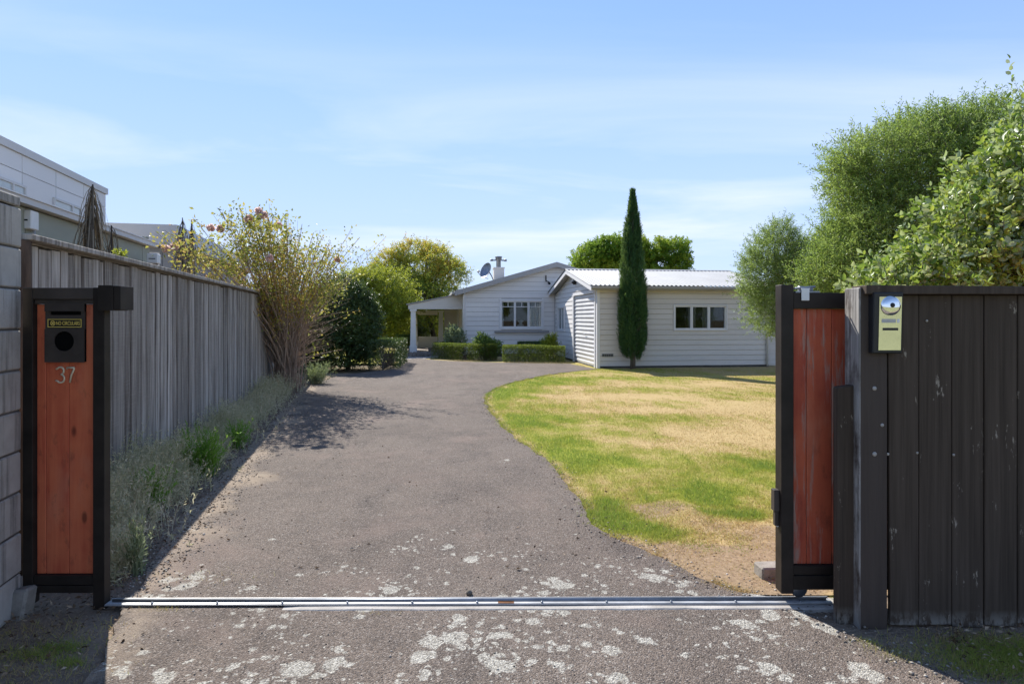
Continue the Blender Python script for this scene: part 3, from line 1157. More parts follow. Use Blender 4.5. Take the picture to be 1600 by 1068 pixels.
gx = np.arange(-9, 13.01, .1)
gy = np.arange(3.36, 34.01, .1)
XX, YY = np.meshgrid(gx, gy)
nx, ny = len(gx), len(gy)
cxm = (XX[:-1, :-1] + .05).ravel()
cym = (YY[:-1, :-1] + .05).ravel()
ins = inside(DRIVE_XY, cxm, cym) | inside(np.array(path_poly), cxm, cym)
shrunk = ins.reshape(ny - 1, nx - 1).copy()
inner = shrunk.copy()
inner[1:-1, 1:-1] = shrunk[1:-1, 1:-1] & shrunk[:-2, 1:-1] & shrunk[2:, 1:-1] & shrunk[1:-1, :-2] & shrunk[1:-1, 2:]
keep = ~inner.ravel() & ((cxm > -1.3 - .226 * cym + .3) | (cym > 20.5)) & (cym > np.where(cxm > -1, 3.3, 20.5))
ii = (np.arange(ny - 1)[:, None] * nx + np.arange(nx - 1)[None]).ravel()[keep]
T = np.concatenate([np.stack([ii, ii + 1, ii + nx + 1], 1), np.stack([ii, ii + nx + 1, ii + nx], 1)])
Zl = -.004 + .006 * pn_s(np.stack([XX.ravel(), YY.ravel(), XX.ravel() * 0], 1))
lg, ld = lawn_masks(XX.ravel(), YY.ravel())
used, inv = np.unique(T.ravel(), return_inverse=True)
Vl = np.stack([XX.ravel(), YY.ravel(), Zl], 1)[used]
lawn = np_mesh('lawn', Vl, inv.reshape(-1, 3), None, M['lawn'], smooth=True)
lawn['kind'] = 'structure'
for k, a in (('green', lg[used]), ('dirt', ld[used])):
    at_ = lawn.data.attributes.new(k, 'FLOAT', 'POINT')
    at_.data.foreach_set('value', a.astype(np.float32))


def grass_blades(name, X, Y, g, L, W, r, z=0.0, lean=.55):
    n = len(X)
    P = np.stack([X, Y, np.full(n, z)], 1)
    D = norm(np.stack([r.normal(size=n) * lean, r.normal(size=n) * lean, np.ones(n)], 1))
    V, T, idx = leaves(P, D, L, W, r, shape='blade', curl=.15)
    o = np_mesh(name, V, T, {'rnd': r.random(n)[idx], 'green': g[idx]}, M['grass'])
    o['kind'] = 'stuff'
    return o


r_ = np.random.default_rng(21)
N = 420000
Yb = 3.4 * (20 / 3.4) ** r_.random(N)
Xb = r_.uniform(-1.2, 1, N)
Xb = -1.0 + r_.random(N) * (Yb * .47 + 1.4)
ok = ~inside(DRIVE_XY, Xb, Yb)
Xb, Yb = Xb[ok], Yb[ok]
g_, d_ = lawn_masks(Xb, Yb)
ok = (r_.random(len(Xb)) < np.clip(.34 + g_ * 1.1 - d_ * .45, .28, 1)) & ~((Xb > 2.2) & (Yb > 18.4 + .134 * (Xb - 2.49)))
Xb, Yb, g_ = Xb[ok], Yb[ok], g_[ok]
grass_blades('grass', Xb, Yb, g_, (.014 + .026 * g_) * r_.uniform(.6, 1.4, len(Xb)), (.0022 + .00040 * Yb) * r_.uniform(.7, 1.4, len(Xb)), r_, -.006)

# ragged tufts and dry stalks spilling over the asphalt edge
ed = np.array([(p.x, p.y) for p in dr])
ed = ed[(ed[:, 1] > 3.35) & (ed[:, 1] < 17)]
ii_ = r_.integers(0, len(ed), 15000)
ep = ed[ii_] + r_.normal(size=(15000, 2)) * .028 + np.array([.012, 0])
kp = pn_g(np.stack([ep[:, 0], ep[:, 1], ep[:, 0] * 0 + 2], 1)) + .5 * pn_f(np.stack([ep[:, 0], ep[:, 1], ep[:, 0] * 0], 1)) > -.05
ep = ep[kp]
eg = np.clip(lawn_masks(ep[:, 0] + .12, ep[:, 1])[0] * .9 + r_.normal(size=len(ep)) * .16 + .06, 0, 1)
grass_blades('edge_grass', ep[:, 0], ep[:, 1], eg, .034 * r_.uniform(.4, 1.5, len(ep)), (.0024 + .0003 * ep[:, 1]) * r_.uniform(.7, 1.3, len(ep)), r_, -.002, .9)
k_ = 9000
Xs, Ys = r_.uniform(.35, 1.75, k_), r_.uniform(3.4, 5.0, k_)
ok = ~inside(DRIVE_XY, Xs, Ys) & (pn_g(np.stack([Xs, Ys, Xs * 0], 1)) > -.25)
Xs, Ys = Xs[ok], Ys[ok]
gs_ = np.clip(.08 + .66 * (pn_f(np.stack([Xs * 1.7, Ys * 1.7, Xs * 0 + 9], 1)) > .30) + r_.normal(size=len(Xs)) * .07, 0, 1)
grass_blades('dry_grass', Xs, Ys, gs_, .026 * r_.uniform(.4, 1.7, len(Xs)), .0034 * r_.uniform(.6, 1.4, len(Xs)), r_, -.006, 1.6)
# tufts on the verge in front of the gate and by the rail
tx, ty, tg = [], [], []
for px, py, sx, sy, n, g in [(95, 1012, .06, .03, 260, .85), (60, 1025, .05, .02, 120, .7), (110, 1035, .04, .02, 140, .85), (30, 1020, .06, .03, 120, .6), (1375, 1018, .035, .02, 90, .55),
                             (1355, 1008, .03, .02, 120, .6), (1403, 1030, .05, .02, 160, .5), (1306, 938, .02, .015, 60, .8), (1580, 1025, .16, .07, 2600, .78), (1640, 1040, .18, .10, 2500, .8),
                             (1545, 1045, .10, .05, 900, .6), (255, 955, .05, .01, 90, .35), (590, 962, .05, .008, 50, .3), (300, 905, .2, .05, 200, .4),
                             (60, 990, .25, .08, 420, .28), (20, 1050, .25, .08, 420, .3), (1480, 1020, .18, .08, 500, .3), (1560, 1000, .2, .04, 400, .35)]:
    x, y = G(px, py)
    n = int(n * 1.7)
    tx.append(x + r_.normal(size=n) * sx)
    ty.append(y + r_.normal(size=n) * sy)
    tg.append(np.full(n, g))
tx, ty, tg = map(np.concatenate, (tx, ty, tg))
o = grass_blades('verge_grass', tx, ty, np.clip(tg + r_.normal(size=len(tx)) * .1, 0, 1), .028 * r_.uniform(.5, 1.6, len(tx)), .0026 * r_.uniform(.7, 1.3, len(tx)), r_, -.002, .7)


# loose stones and fallen leaves
def pebbles(name, X, Y, S, z, r):
    n = len(X)
    o6 = np.array([(1, 0, 0), (-1, 0, 0), (0, 1, 0), (0, -1, 0), (0, 0, 1), (0, 0, -1)], float)
    tri = np.array([(0, 2, 4), (2, 1, 4), (1, 3, 4), (3, 0, 4), (2, 0, 5), (1, 2, 5), (3, 1, 5), (0, 3, 5)])
    sc_ = S[:, None, None] * r.uniform(.55, 1.2, (n, 1, 3)) * np.array([1, 1, .6])
    V = o6[None] * sc_ * r.uniform(.8, 1.2, (n, 6, 1))
    a = r.uniform(0, 6.28, n)
    c, s = np.cos(a)[:, None], np.sin(a)[:, None]
    V = np.stack([V[..., 0] * c - V[..., 1] * s, V[..., 0] * s + V[..., 1] * c, V[..., 2]], -1)
    V += np.stack([X, Y, np.full(n, z) + S * .3], 1)[:, None]
    T = (np.arange(n)[:, None, None] * 6 + tri[None]).reshape(-1, 3)
    rr = np.repeat(r.random(n), 8)
    o = np_mesh(name, V.reshape(-1, 3), T, {'rnd': rr, 'tone': rr}, M['pebble'])
    o['kind'] = 'stuff'
    return o


n = 2600
Yp = 3.4 * (14 / 3.4) ** r_.random(n)
Xp = fence_x(Yp) + .72 + r_.normal(size=n) * .14
n2 = 1500
k = r_.integers(0, len(dr) - 1, n2)
ex = np.array([(p.x, p.y) for p in dr])[k]
ex = ex[(ex[:, 1] < 14) & (ex[:, 1] > 2)]
ex = ex + r_.normal(size=ex.shape) * .085
n3 = 1100
Y3 = 2.3 * (12 / 2.3) ** r_.random(n3)
X3 = r_.uniform(-.55, .30, n3) * Y3
pebbles('gravel', np.concatenate([Xp, ex[:, 0], X3]), np.concatenate([Yp, ex[:, 1], Y3]),
        np.concatenate([r_.uniform(.003, .010, len(Xp)), r_.uniform(.003, .011, len(ex)), r_.uniform(.002, .0065, n3)]), .012, r_)
n = 2600
Yp = np.concatenate([3.3 * (14 / 3.3) ** r_.random(n), r_.uniform(2.3, 3.3, 700), r_.uniform(2.4, 3.0, 500), 3.4 * (9 / 3.4) ** r_.random(350), r_.uniform(3.35, 4.6, 400)])
Xp = np.concatenate([fence_x(Yp[:n]) + .60 + r_.normal(size=n) * .20, -2.3 + r_.normal(size=700) * .25, 1.9 + np.abs(r_.normal(size=500)) * .4, r_.uniform(-.5, .3, 350) * Yp[n + 1200:n + 1550],
                     r_.uniform(.9, 1.7, 400)])
D = np.stack([r_.normal(size=len(Xp)), r_.normal(size=len(Xp)), r_.normal(size=len(Xp)) * .25], 1)
L = r_.uniform(.008, .034, len(Xp))
L[-400:] *= .55
V, T, idx = leaves(np.stack([Xp, Yp, np.full(len(Xp), .017)], 1), D, L, L * r_.uniform(.15, .6, len(Xp)), r_, .3)
V[:, 2] = np.maximum(V[:, 2], -.005)
rr = r_.random(len(Xp))
o = np_mesh('leaf_litter', V, T, {'rnd': rr[idx], 'tone': rr[idx]}, M['litter'])
o['kind'] = 'stuff'


# ------------------------------------------------------------------ buildings: board-clad walls
TH = math.atan(.135)


def board_wall(root, M_at, length, z0, z1, openings, pitch, mat, core_mat, gable=None, thick=.12, name='wall'):
    """local wall along u (0..length) facing -n. M_at(u, n, z) gives local coordinates, n outward.
    gable: function z -> (ulo, uhi) limits. openings: (u0, u1, z0, z1)."""
    # core
    us = sorted({0, length, *[o[0] for o in openings], *[o[1] for o in openings]})
    zs = sorted({z0, z1, *[o[2] for o in openings], *[o[3] for o in openings]})
    mb = MB()

    def cell(u0, u1, za, zb, n0, n1, ub0=None, ub1=None):
        ub0 = u0 if ub0 is None else ub0
        ub1 = u1 if ub1 is None else ub1
        return [M_at(u0, n1, za), M_at(u1, n1, za), M_at(u1, n0, za), M_at(u0, n0, za), M_at(ub0, n1, zb), M_at(ub1, n1, zb), M_at(ub1, n0, zb), M_at(ub0, n0, zb)]

    for i in range(len(us) - 1):
        for j in range(len(zs) - 1):
            um, zm = (us[i] + us[i + 1]) / 2, (zs[j] + zs[j + 1]) / 2
            if any(o[0] < um < o[1] and o[2] < zm < o[3] for o in openings):
                continue
            mb.hexa(cell(us[i], us[i + 1], zs[j], zs[j + 1], -thick, 0))
    if gable:
        ztop = gable['top']
        lim = gable['lim']
        a0, a1 = lim(z1)
        b0, b1 = lim(ztop)
        mb.hexa(cell(a0, a1, z1, ztop - .02, -thick, 0, b0, b1))
    mb.build(name, core_mat, root)
    # boards
    top = gable['top'] if gable else z1
    z = z0
    while z < top - .03:
        zb = min(z + pitch, top - .01)
        if gable:
            lo = max(0, gable['lim'](z)[0])
            hi = min(length, gable['lim'](z)[1])
            lo2 = max(0, gable['lim'](zb)[0])
            hi2 = min(length, gable['lim'](zb)[1])
        else:
            lo = lo2 = 0
            hi = hi2 = length
        cuts = sorted([(o[0], o[1]) for o in openings if o[2] < zb - .01 and o[3] > z + .01])
        spans = []
        u = lo
        u2 = lo2
        for c0, c1 in cuts:
            if c0 > u + .02:
                spans.append((u, c0, u2, c0))
            u = u2 = c1
        if hi > u + .02:
            spans.append((u, hi, u2, hi2))
        for (s0, s1, t0, t1) in spans:
            b = MB()
            dz = random.uniform(-.002, .002)
            b.hexa([M_at(s0, .022, z + dz), M_at(s1, .022, z + dz), M_at(s1, .001, z + dz), M_at(s0, .001, z + dz),
                    M_at(t0, .010, zb - .017), M_at(t1, .010, zb - .017), M_at(t1, .001, zb - .017), M_at(t0, .001, zb - .017)])
            b.build('weatherboard', mat, root)
        z = zb


def window(root, M_at, u0, u1, z0, z1, lights, frame_mat, name='window', bars=None, trim=.06, proud=.05):
    """timber window with lights side by side"""
    fr = MB()

    def bx(a, b, n0, n1, c, d):
        fr.hexa([M_at(a, n1, c), M_at(b, n1, c), M_at(b, n0, c), M_at(a, n0, c), M_at(a, n1, d), M_at(b, n1, d), M_at(b, n0, d), M_at(a, n0, d)])

    bx(u0 - trim, u0, -.06, proud, z0 - trim, z1 + trim)
    bx(u1, u1 + trim, -.06, proud, z0 - trim, z1 + trim)
    bx(u0, u1, -.06, proud - .002, z1, z1 + trim)
    bx(u0, u1, -.06, proud - .002, z0 - trim, z0)
    fo = fr.build(name, frame_mat, root)
    w = (u1 - u0) / lights
    for i in range(lights):
        a, b = u0 + i * w, u0 + (i + 1) * w
        s = MB()

        def sb(p, q, c, d, n0=-.045, n1=.02):
            s.hexa([M_at(p, n1, c), M_at(q, n1, c), M_at(q, n0, c), M_at(p, n0, c), M_at(p, n1, d), M_at(q, n1, d), M_at(q, n0, d), M_at(p, n0, d)])

        t = .038
        sb(a + .003, a + t, z0 + .002, z1 - .002)
        sb(b - t, b - .003, z0 + .002, z1 - .002)
        sb(a + t, b - t, z1 - t, z1 - .002)
        sb(a + t, b - t, z0 + .002, z0 + t)
        if bars:
            zb = z1 - bars
            sb(a + t, b - t, zb - .012, zb + .012, -.03, .016)
            sb((a + b) / 2 - .01, (a + b) / 2 + .01, zb + .012, z1 - t, -.03, .016)
        s.build('sash', frame_mat, fo)
        p = MB()
        p.hexa([M_at(a + t, -.018, z0 + t), M_at(b - t, -.018, z0 + t), M_at(b - t, -.022, z0 + t), M_at(a + t, -.022, z0 + t),
                M_at(a + t, -.018, z1 - t), M_at(b - t, -.018, z1 - t), M_at(b - t, -.022, z1 - t), M_at(a + t, -.022, z1 - t)])
        p.build('pane', M['glass'], fo)
    return fo


def curtain(root, M_at, u0, u1, z0, z1, n, mat, waves=9, depth=.03):
    b = MB()
    m_ = waves * 6
    vs_ = []
    for i in range(m_ + 1):
        u = u0 + (u1 - u0) * i / m_
        nn = n + depth * math.sin(i / m_ * waves * 2 * math.pi) + random.uniform(-.004, .004)
        vs_ += [M_at(u, nn, z0), M_at(u, nn, z1), M_at(u, nn - .006, z0), M_at(u, nn - .006, z1)]
    fs = []
    for i in range(m_):
        k = i * 4
        fs += [(k, k + 4, k + 5, k + 1), (k + 2, k + 3, k + 7, k + 6)]
    b.add(vs_, fs, True)
    return b.build('curtain', mat, root)


def corrugated(root, p_of, length, n_corr, mat, name='roof', amp=.009, rows=2, thick=.01):
    """p_of(s, t) -> point on the slope (s along the eave, t 0 eave .. 1 ridge) and its normal"""
    m_ = n_corr * 6
    vs_, fs = [], []
    for side in (0, 1):
        for j in range(rows):
            for i in range(m_ + 1):
                p, nn = p_of(i / m_, j / (rows - 1))
                vs_.append(p + nn * (amp * math.sin(i / m_ * n_corr * 2 * math.pi) - side * thick))
    off = (m_ + 1) * rows
    for j in range(rows - 1):
        for i in range(m_):
            a = j * (m_ + 1) + i
            fs.append((a, a + 1, a + m_ + 2, a + m_ + 1))
            fs.append((off + a + m_ + 1, off + a + m_ + 2, off + a + 1, off + a))
    ends = []
    for j in (0, rows - 1):
        for i in range(m_):
            a = j * (m_ + 1) + i
            ends.append((a, off + a, off + a + 1, a + 1))
    b = MB()
    b.add(vs_, fs, True)
    b.add(vs_, ends, False)
    return b.build(name, mat, root)


# ---- garage
GA = empty('garage', (2.49, 18.59, 0), TH)
tag(GA, 'white weatherboard garage with roller door and pale corrugated iron roof', 'garage')
GL, GD, GEZ, GRZ = 5.30, 6.08, 2.36, 3.00
front = lambda u, n, z: (u, -n, z)
gable_at = lambda u, n, z: (-n, u, z)


def glim(z, d=GD, e=GEZ, rz=GRZ):
    if z <= e:
        return (0, d)
    k = min(1, (z - e) / (rz - e)) * d / 2
    return (k, d - k)


gw = (2.32, 3.93, 1.12, 1.82)
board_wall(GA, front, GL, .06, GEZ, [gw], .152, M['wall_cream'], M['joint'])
gd = (.26, 2.92, 0.0, 2.20)
gw2 = (4.45, 5.50, 1.02, 1.84)
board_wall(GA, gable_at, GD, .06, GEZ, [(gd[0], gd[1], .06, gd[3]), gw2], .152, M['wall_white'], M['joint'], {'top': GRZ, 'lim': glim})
# rear and far walls close the box
b = MB()
b.box((0.0, GD - .12, .0), (GL, GD, GEZ))
b.box((GL - .12, .0, .0), (GL, GD - .12, GEZ))
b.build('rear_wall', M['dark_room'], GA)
b = MB()
b.box((.13, .13, -.02), (GL - .13, GD - .13, .03))
b.build('floor', M['concrete'], GA)
b = MB()
b.box((-.03, -.03, 0), (.06, -.0225, GEZ))
b.box((-.03, -.0225, 0), (-.0225, .07, GEZ))
b.build('corner_board', M['trim_white'], GA)
b = MB()
b.box((0.05, -.004, -.05), (GL, .05, .058))
b.build('foundation', M['mortar'], GA)
window(GA, front, *gw, 3, M['trim_white'], bars=None, trim=.032)
curtain(GA, front, gw[0] + .95, gw[0] + 1.12, 1.14, 1.8, -.16, M['blind'], 3, .02)
curtain(GA, front, gw[0] + .56, gw[0] + .80, 1.14, 1.8, -.3, M['blind'], 4, .02)
window(GA, gable_at, *gw2, 2, M['trim_white'], trim=.05)
# roller door: jambs, head and a stack of curved slats
rd = empty('roller_door', (0, 0, 0))
rd.parent = GA
b = MB()
for u0, u1 in ((gd[0] - .10, gd[0]), (gd[1], gd[1] + .10)):
    b.box((-.045, u0, 0), (.05, u1, gd[3]))
b.box((-.043, gd[0], gd[3] - .002), (.05, gd[1], gd[3] + .09))
b.box((-.041, gd[0] - .10, gd[3]), (.05, gd[0], gd[3] + .088))
b.box((-.041, gd[1], gd[3]), (.05, gd[1] + .10, gd[3] + .088))
b.build('door_frame', M['trim_white'], rd)
ns = 17
hs = (gd[3] - .03) / ns
prof = [(0.0, 0.0), (-.008, .10), (-.020, .25), (-.028, .45), (-.028, .6), (-.020, .80), (-.008, .93), (0, .985)]
for i in range(ns):
    z0 = .02 + i * hs
    vs_, fs = [], []
    for x, t in prof:
        for u in (gd[0] + .004, gd[1] - .004):
            vs_ += [(x + .028, u, z0 + t * hs), (x + .034, u, z0 + t * hs)]
    for k in range(len(prof) - 1):
        a = k * 4
        fs += [(a, a + 4, a + 6, a + 2), (a + 1, a + 3, a + 7, a + 5)]
    b = MB()
    b.add(vs_, fs, True)
    b.build('slat', M['door_tin'], rd)
b = MB()
b.box((.0, gd[0] + .01, 0.012), (.05, gd[1] - .01, .03))
b.tube([(-.03, 1.3, .95), (-.03, 1.55, .95)], .012, 6)
b.build('handle', M['galv_dark'], rd)
# roof
ov = .30
slope = (GRZ - GEZ) / (GD / 2)
rz_e = GEZ - slope * ov + .10
sn = Vector((0, -slope, 1)).normalized()
sn2 = Vector((0, slope, 1)).normalized()
x0r, x1r = -.30, GL + .25
rz_t = GRZ + .10
corrugated(GA, lambda s, t: (Vector((x0r + (x1r - x0r) * s, -ov + (GD / 2 + ov) * t, rz_e + (rz_t - rz_e) * t)), sn), x1r - x0r, 44, M['roof_tin'], amp=.016)
corrugated(GA, lambda s, t: (Vector((x0r + (x1r - x0r) * s, GD + ov - (GD / 2 + ov) * t, rz_e + (rz_t - rz_e) * t)), sn2), x1r - x0r, 44, M['roof_tin'], amp=.016)
b = MB()
b.add([(x0r - .01, GD / 2 - .16, rz_t - .012), (x1r + .01, GD / 2 - .16, rz_t - .012), (x0r - .01, GD / 2, rz_t + .025), (x1r + .01, GD / 2, rz_t + .025), (x0r - .01, GD / 2 + .16, rz_t - .012),
       (x1r + .01, GD / 2 + .16, rz_t - .012), (x0r - .01, GD / 2 - .16, rz_t - .018), (x1r + .01, GD / 2 - .16, rz_t - .018)],
      [(0, 1, 3, 2), (2, 3, 5, 4), (6, 7, 1, 0)])
b.build('ridge_cap', M['roof_tin'], GA)
b = MB()   # barge boards on the door gable
for sgn in (0, 1):
    y0 = -ov if sgn == 0 else GD + ov
    a0 = (x0r + .02, y0, rz_e - .03)
    a1 = (x0r + .02, GD / 2, rz_t - .03)
    w_ = .025
    b.hexa([(a0[0], a0[1], a0[2] - .13), (a0[0] + w_, a0[1], a0[2] - .13), (a1[0] + w_, a1[1], a1[2] - .13), (a1[0], a1[1], a1[2] - .13),
            (a0[0], a0[1], a0[2]), (a0[0] + w_, a0[1], a0[2]), (a1[0] + w_, a1[1], a1[2]), (a1[0], a1[1], a1[2])])
b.build('barge_board', M['trim_white'], GA)
b = MB()   # soffit lining under the gable overhang
for sgn in (0, 1):
    y0 = -ov if sgn == 0 else GD + ov
    z0, z1 = rz_e - .075, rz_t - .075
    b.hexa([(x0r + .046, y0, z0 - .012), (-.001, y0, z0 - .012), (-.001, GD / 2, z1 - .012), (x0r + .046, GD / 2, z1 - .012),
            (x0r + .046, y0, z0), (-.001, y0, z0), (-.001, GD / 2, z1), (x0r + .046, GD / 2, z1)])
b.build('soffit', M['trim_grey'], GA)
b = MB()
b.box((x0r + .05, -ov + .02, rz_e - .14), (x1r - .02, -ov + .045, rz_e - .02))
b.box((0, -ov + .045, rz_e - .135), (GL, -.001, rz_e - .12))
b.build('fascia', M['trim_grey'], GA)
b = MB()
gp = [(0, 0), (-.0, -.06), (-.09, -.06), (-.1, 0.0)]
vs_, fs = [], []
for x in (x0r + .05, x1r):
    for (y, z) in gp:
        vs_.append((x, -ov + .018 + y, rz_e - .035 + z))
fs = [(0, 1, 5, 4), (1, 2, 6, 5), (2, 3, 7, 6), (0, 3, 2, 1), (4, 5, 6, 7)]
b.add(vs_, fs)
b.build('gutter', M['trim_grey'], GA)
b = MB()
b.tube([(5.22, -ov - .02, rz_e - .09), (5.22, -.20, rz_e - .22), (5.22, -.065, rz_e - .36), (5.22, -.065, .02)], .034, 8)
b.build('downpipe', M['trim_white'], GA)
b = MB()
b.box((.12, -.032, .33), (.46, -.024, .42))
vent = b.build('vent', M['galv_dark'], GA)
b = MB()
for k in range(5):
    b.box((.135 + k * .065, -.036, .345), (.175 + k * .065, -.0325, .405))
b.build('vent_slot', M['ink'], vent)
b = MB()   # twin spot lamp under the apex
b.box((-.08, 2.66, 2.60), (-.022, 2.76, 2.70))
b.tube([(-.05, 2.71, 2.66), (-.10, 2.71, 2.80)], .012, 6)
for s in (-1, 1):
    b.lathe([(.0, 0), (.03, .0), (.055, .11), (.0, .112)], 12, Matrix.Translation((-.12, 2.71 + s * .09, 2.66)) @ Matrix.Rotation(R(120), 4, 'Y'))
b.build('spot_lamp', M['black_plastic'], GA)
# another lower wing of the garage beyond its right end
b = MB()
b.box((GL + .002, .25, 0), (GL + 3.2, 4.0, 2.05))
b.build('side_wing', M['wall_cream'], GA)
for i in range(13):
    b = MB()
    z = .05 + i * .152
    b.hexa([(GL + .005, .226, z), (GL + 3.2, .226, z), (GL + 3.2, .249, z), (GL + .005, .249, z), (GL + .005, .244, z + .148), (GL + 3.2, .244, z + .148), (GL + 3.2, .249, z + .148), (GL + .005, .249, z + .148)])
    b.build('weatherboard', M['wall_cream'], GA)

# ---- house
HO = empty('house', (-1.82, 24.23, 0), TH)
tag(HO, 'white weatherboard house with low gable roof and columned porch', 'house')
HW, HD, HEZ, HRZ = 7.04, 9.0, 2.50, 3.52


def hlim(z):
    if z <= HEZ:
        return (0, HW)
    k = min(1, (z - HEZ) / (HRZ - HEZ)) * HW / 2
    return (k, HW - k)


hw = (1.42, 3.00, 1.10, 2.10)
board_wall(HO, front, 3.50, .10, HEZ, [hw], .178, M['wall_white'], M['joint'], None)
# the gable triangle over the garage joint, boards clipped to the roof line
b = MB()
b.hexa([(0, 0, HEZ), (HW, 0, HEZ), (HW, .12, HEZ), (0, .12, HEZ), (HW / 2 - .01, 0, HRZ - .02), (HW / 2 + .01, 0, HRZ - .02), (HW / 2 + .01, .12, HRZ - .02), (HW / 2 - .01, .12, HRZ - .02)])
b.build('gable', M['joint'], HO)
z = HEZ
while z < HRZ - .05:
    zb = min(z + .178, HRZ - .03)
    a0, a1 = hlim(z)
    c0, c1 = hlim(zb)
    b = MB()
    b.hexa([front(a0, .022, z), front(a1, .022, z), front(a1, .001, z), front(a0, .001, z), front(c0, .010, zb - .017), front(c1, .010, zb - .017), front(c1, .001, zb - .017), front(c0, .001, zb - .017)])
    b.build('weatherboard', M['wall_white'], HO)
    z = zb
left_at = lambda u, n, z: (-n, u, z)
dw = (1.3, 2.2, .12, 2.0)
board_wall(HO, left_at, HD, .10, HEZ - .02, [(3.4, 4.6, 1.0, 2.0)], .178, M['porch_lining'], M['porch_lining'], None)
window(HO, left_at, 3.4, 4.6, 1.0, 2.0, 2, M['trim_white'])
b = MB()
b.box((0, HD - .12, 0), (HW, HD, HEZ))
b.box((HW - .12, 0.15, 0), (HW, HD - .12, HEZ))
b.box((3.51, 0.001, 0), (HW, .12, HEZ - .001))
b.build('rear_wall', M['wall_white'], HO)
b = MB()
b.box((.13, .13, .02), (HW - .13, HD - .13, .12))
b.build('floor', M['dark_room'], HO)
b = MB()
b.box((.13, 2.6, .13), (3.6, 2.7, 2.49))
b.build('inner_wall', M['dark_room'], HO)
b = MB()
b.box((.0, -.001, -.05), (3.5, .1, .098))
b.build('foundation', M['mortar'], HO)
b = MB()
b.box((-.03, -.036, .08), (.07, -.0225, HEZ))
b.box((-.03, -.0225, .08), (-.0225, .07, HEZ))
b.build('corner_board', M['trim_white'], HO)
wf = window(HO, front, *hw, 3, M['trim_white'], bars=.21, trim=.075, proud=.06)
b = MB()
b.box((hw[0] - .26, -.12, hw[2] - .20), (hw[1] + .26, -.0225, hw[2] - .13))
b.build('sill', M['sill_grey'], wf)
curtain(HO, front, hw[0] + 1.08, hw[1] + .02, 1.05, 2.1, -.11, M['curtain'], 6)
curtain(HO, front, hw[0] + .02, hw[0] + .10, 1.05, 2.1, -.11, M['curtain'], 2)
b = MB()   # something pale standing on the table inside
b.lathe([(.0, 1.05), (.10, 1.05), (.14, 1.18), (.05, 1.24), (.12, 1.36), (0, 1.37)], 12, Matrix.Translation((hw[0] + .82, .45, 0)))
b.build('table_lamp', M['curtain'], HO)
b = MB()   # hedge-high water pipe by the corner
b.tube([(.02, -.10, HEZ - .02), (-.02, -.075, HEZ - .22), (-.02, -.075, .06)], .035, 8)
b.build('downpipe', M['trim_white'], HO)
# roof
hov = .36
hs_ = (HRZ - HEZ) / (HW / 2)
he = HEZ - hs_ * hov + .06
ht = HRZ + .06
fo_ = -.32
hn1 = Vector((-hs_, 0, 1)).normalized()
hn2 = Vector((hs_, 0, 1)).normalized()
corrugated(HO, lambda s, t: (Vector((-hov + (HW / 2 + hov) * t, fo_ + (HD + .6) * s, he + (ht - he) * t)), hn1), HD, 110, M['roof_grey'])
corrugated(HO, lambda s, t: (Vector((HW + hov - (HW / 2 + hov) * t, fo_ + (HD + .6) * s, he + (ht - he) * t)), hn2), HD, 110, M['roof_grey'])
for sgn in (0, 1):
    b = MB()
    xa = -hov if sgn == 0 else HW + hov
    a0 = (xa, fo_ - .01, he - .02)
    a1 = (HW / 2, fo_ - .01, ht - .02)
    hh = .15
    b.hexa([(a0[0], a0[1], a0[2] - hh), (a1[0], a1[1], a1[2] - hh), (a1[0], a1[1] + .03, a1[2] - hh), (a0[0], a0[1] + .03, a0[2] - hh),
            (a0[0], a0[1], a0[2] + .035), (a1[0], a1[1], a1[2] + .035), (a1[0], a1[1] + .03, a1[2] + .035), (a0[0], a0[1] + .03, a0[2] + .035)])
    b.build('barge_board', M['trim_grey'], HO)
b = MB()
for sgn in (0, 1):
    xa = -hov if sgn == 0 else HW + hov
    b.hexa([(xa, fo_ + .021, he - .10), (HW / 2, fo_ + .021, ht - .10), (HW / 2, -.001, ht - .10), (xa, -.001, he - .10), (xa, fo_ + .021, he - .08), (HW / 2, fo_ + .021, ht - .08), (HW / 2, -.001, ht - .08), (xa, -.001, he - .08)])
b.build('soffit', M['trim_grey'], HO)
b = MB()
b.box((-hov - .10, fo_, he - .10), (-hov - .005, HD, he - .02))
b.build('gutter', M['trim_grey'], HO)
# chimney with its cowl
chim = MB()
cx_, cy_ = 1.66, 3.0
chim.box((cx_ - .22, cy_ - .22, 2.5), (cx_ + .22, cy_ + .22, 3.56))
chim.box((cx_ - .24, cy_ - .24, 3.561), (cx_ + .24, cy_ + .24, 3.62))
ch = chim.build('chimney', M['wall_cream'], HO)
b = MB()
b.lathe([(.10, 3.62), (.10, 3.92), (.135, 3.92), (.135, 4.05), (.155, 4.05), (.155, 4.09), (0, 4.10)], 14, Matrix.Translation((cx_, cy_, 0)))
for s in (-1, 1):
    b.box((cx_ + s * .13, cy_ - .02, 3.90), (cx_ + s * .30, cy_ + .02, 3.96))
    b.lathe([(0, 0), (.05, 0), (.05, .10), (0, .10)], 10, Matrix.Translation((cx_ + s * .30 - .05, cy_, 3.93)) @ Matrix.Rotation(R(90), 4, 'Y'))
b.build('chimney_cowl', M['galv_dark'], ch)
b = MB()   # camera on an arm on the gable
b.box((3.13, -.05, 2.86), (3.17, -.024, 3.10))
b.tube([(3.15, -.04, 2.90), (3.24, -.14, 2.84)], .014, 6)
b.lathe([(0, 0), (.045, 0), (.05, .14), (0, .145)], 10, Matrix.Translation((3.24, -.12, 2.80)) @ Matrix.Rotation(R(100), 4, 'X'))
b.build('security_lamp', M['black_plastic'], HO)
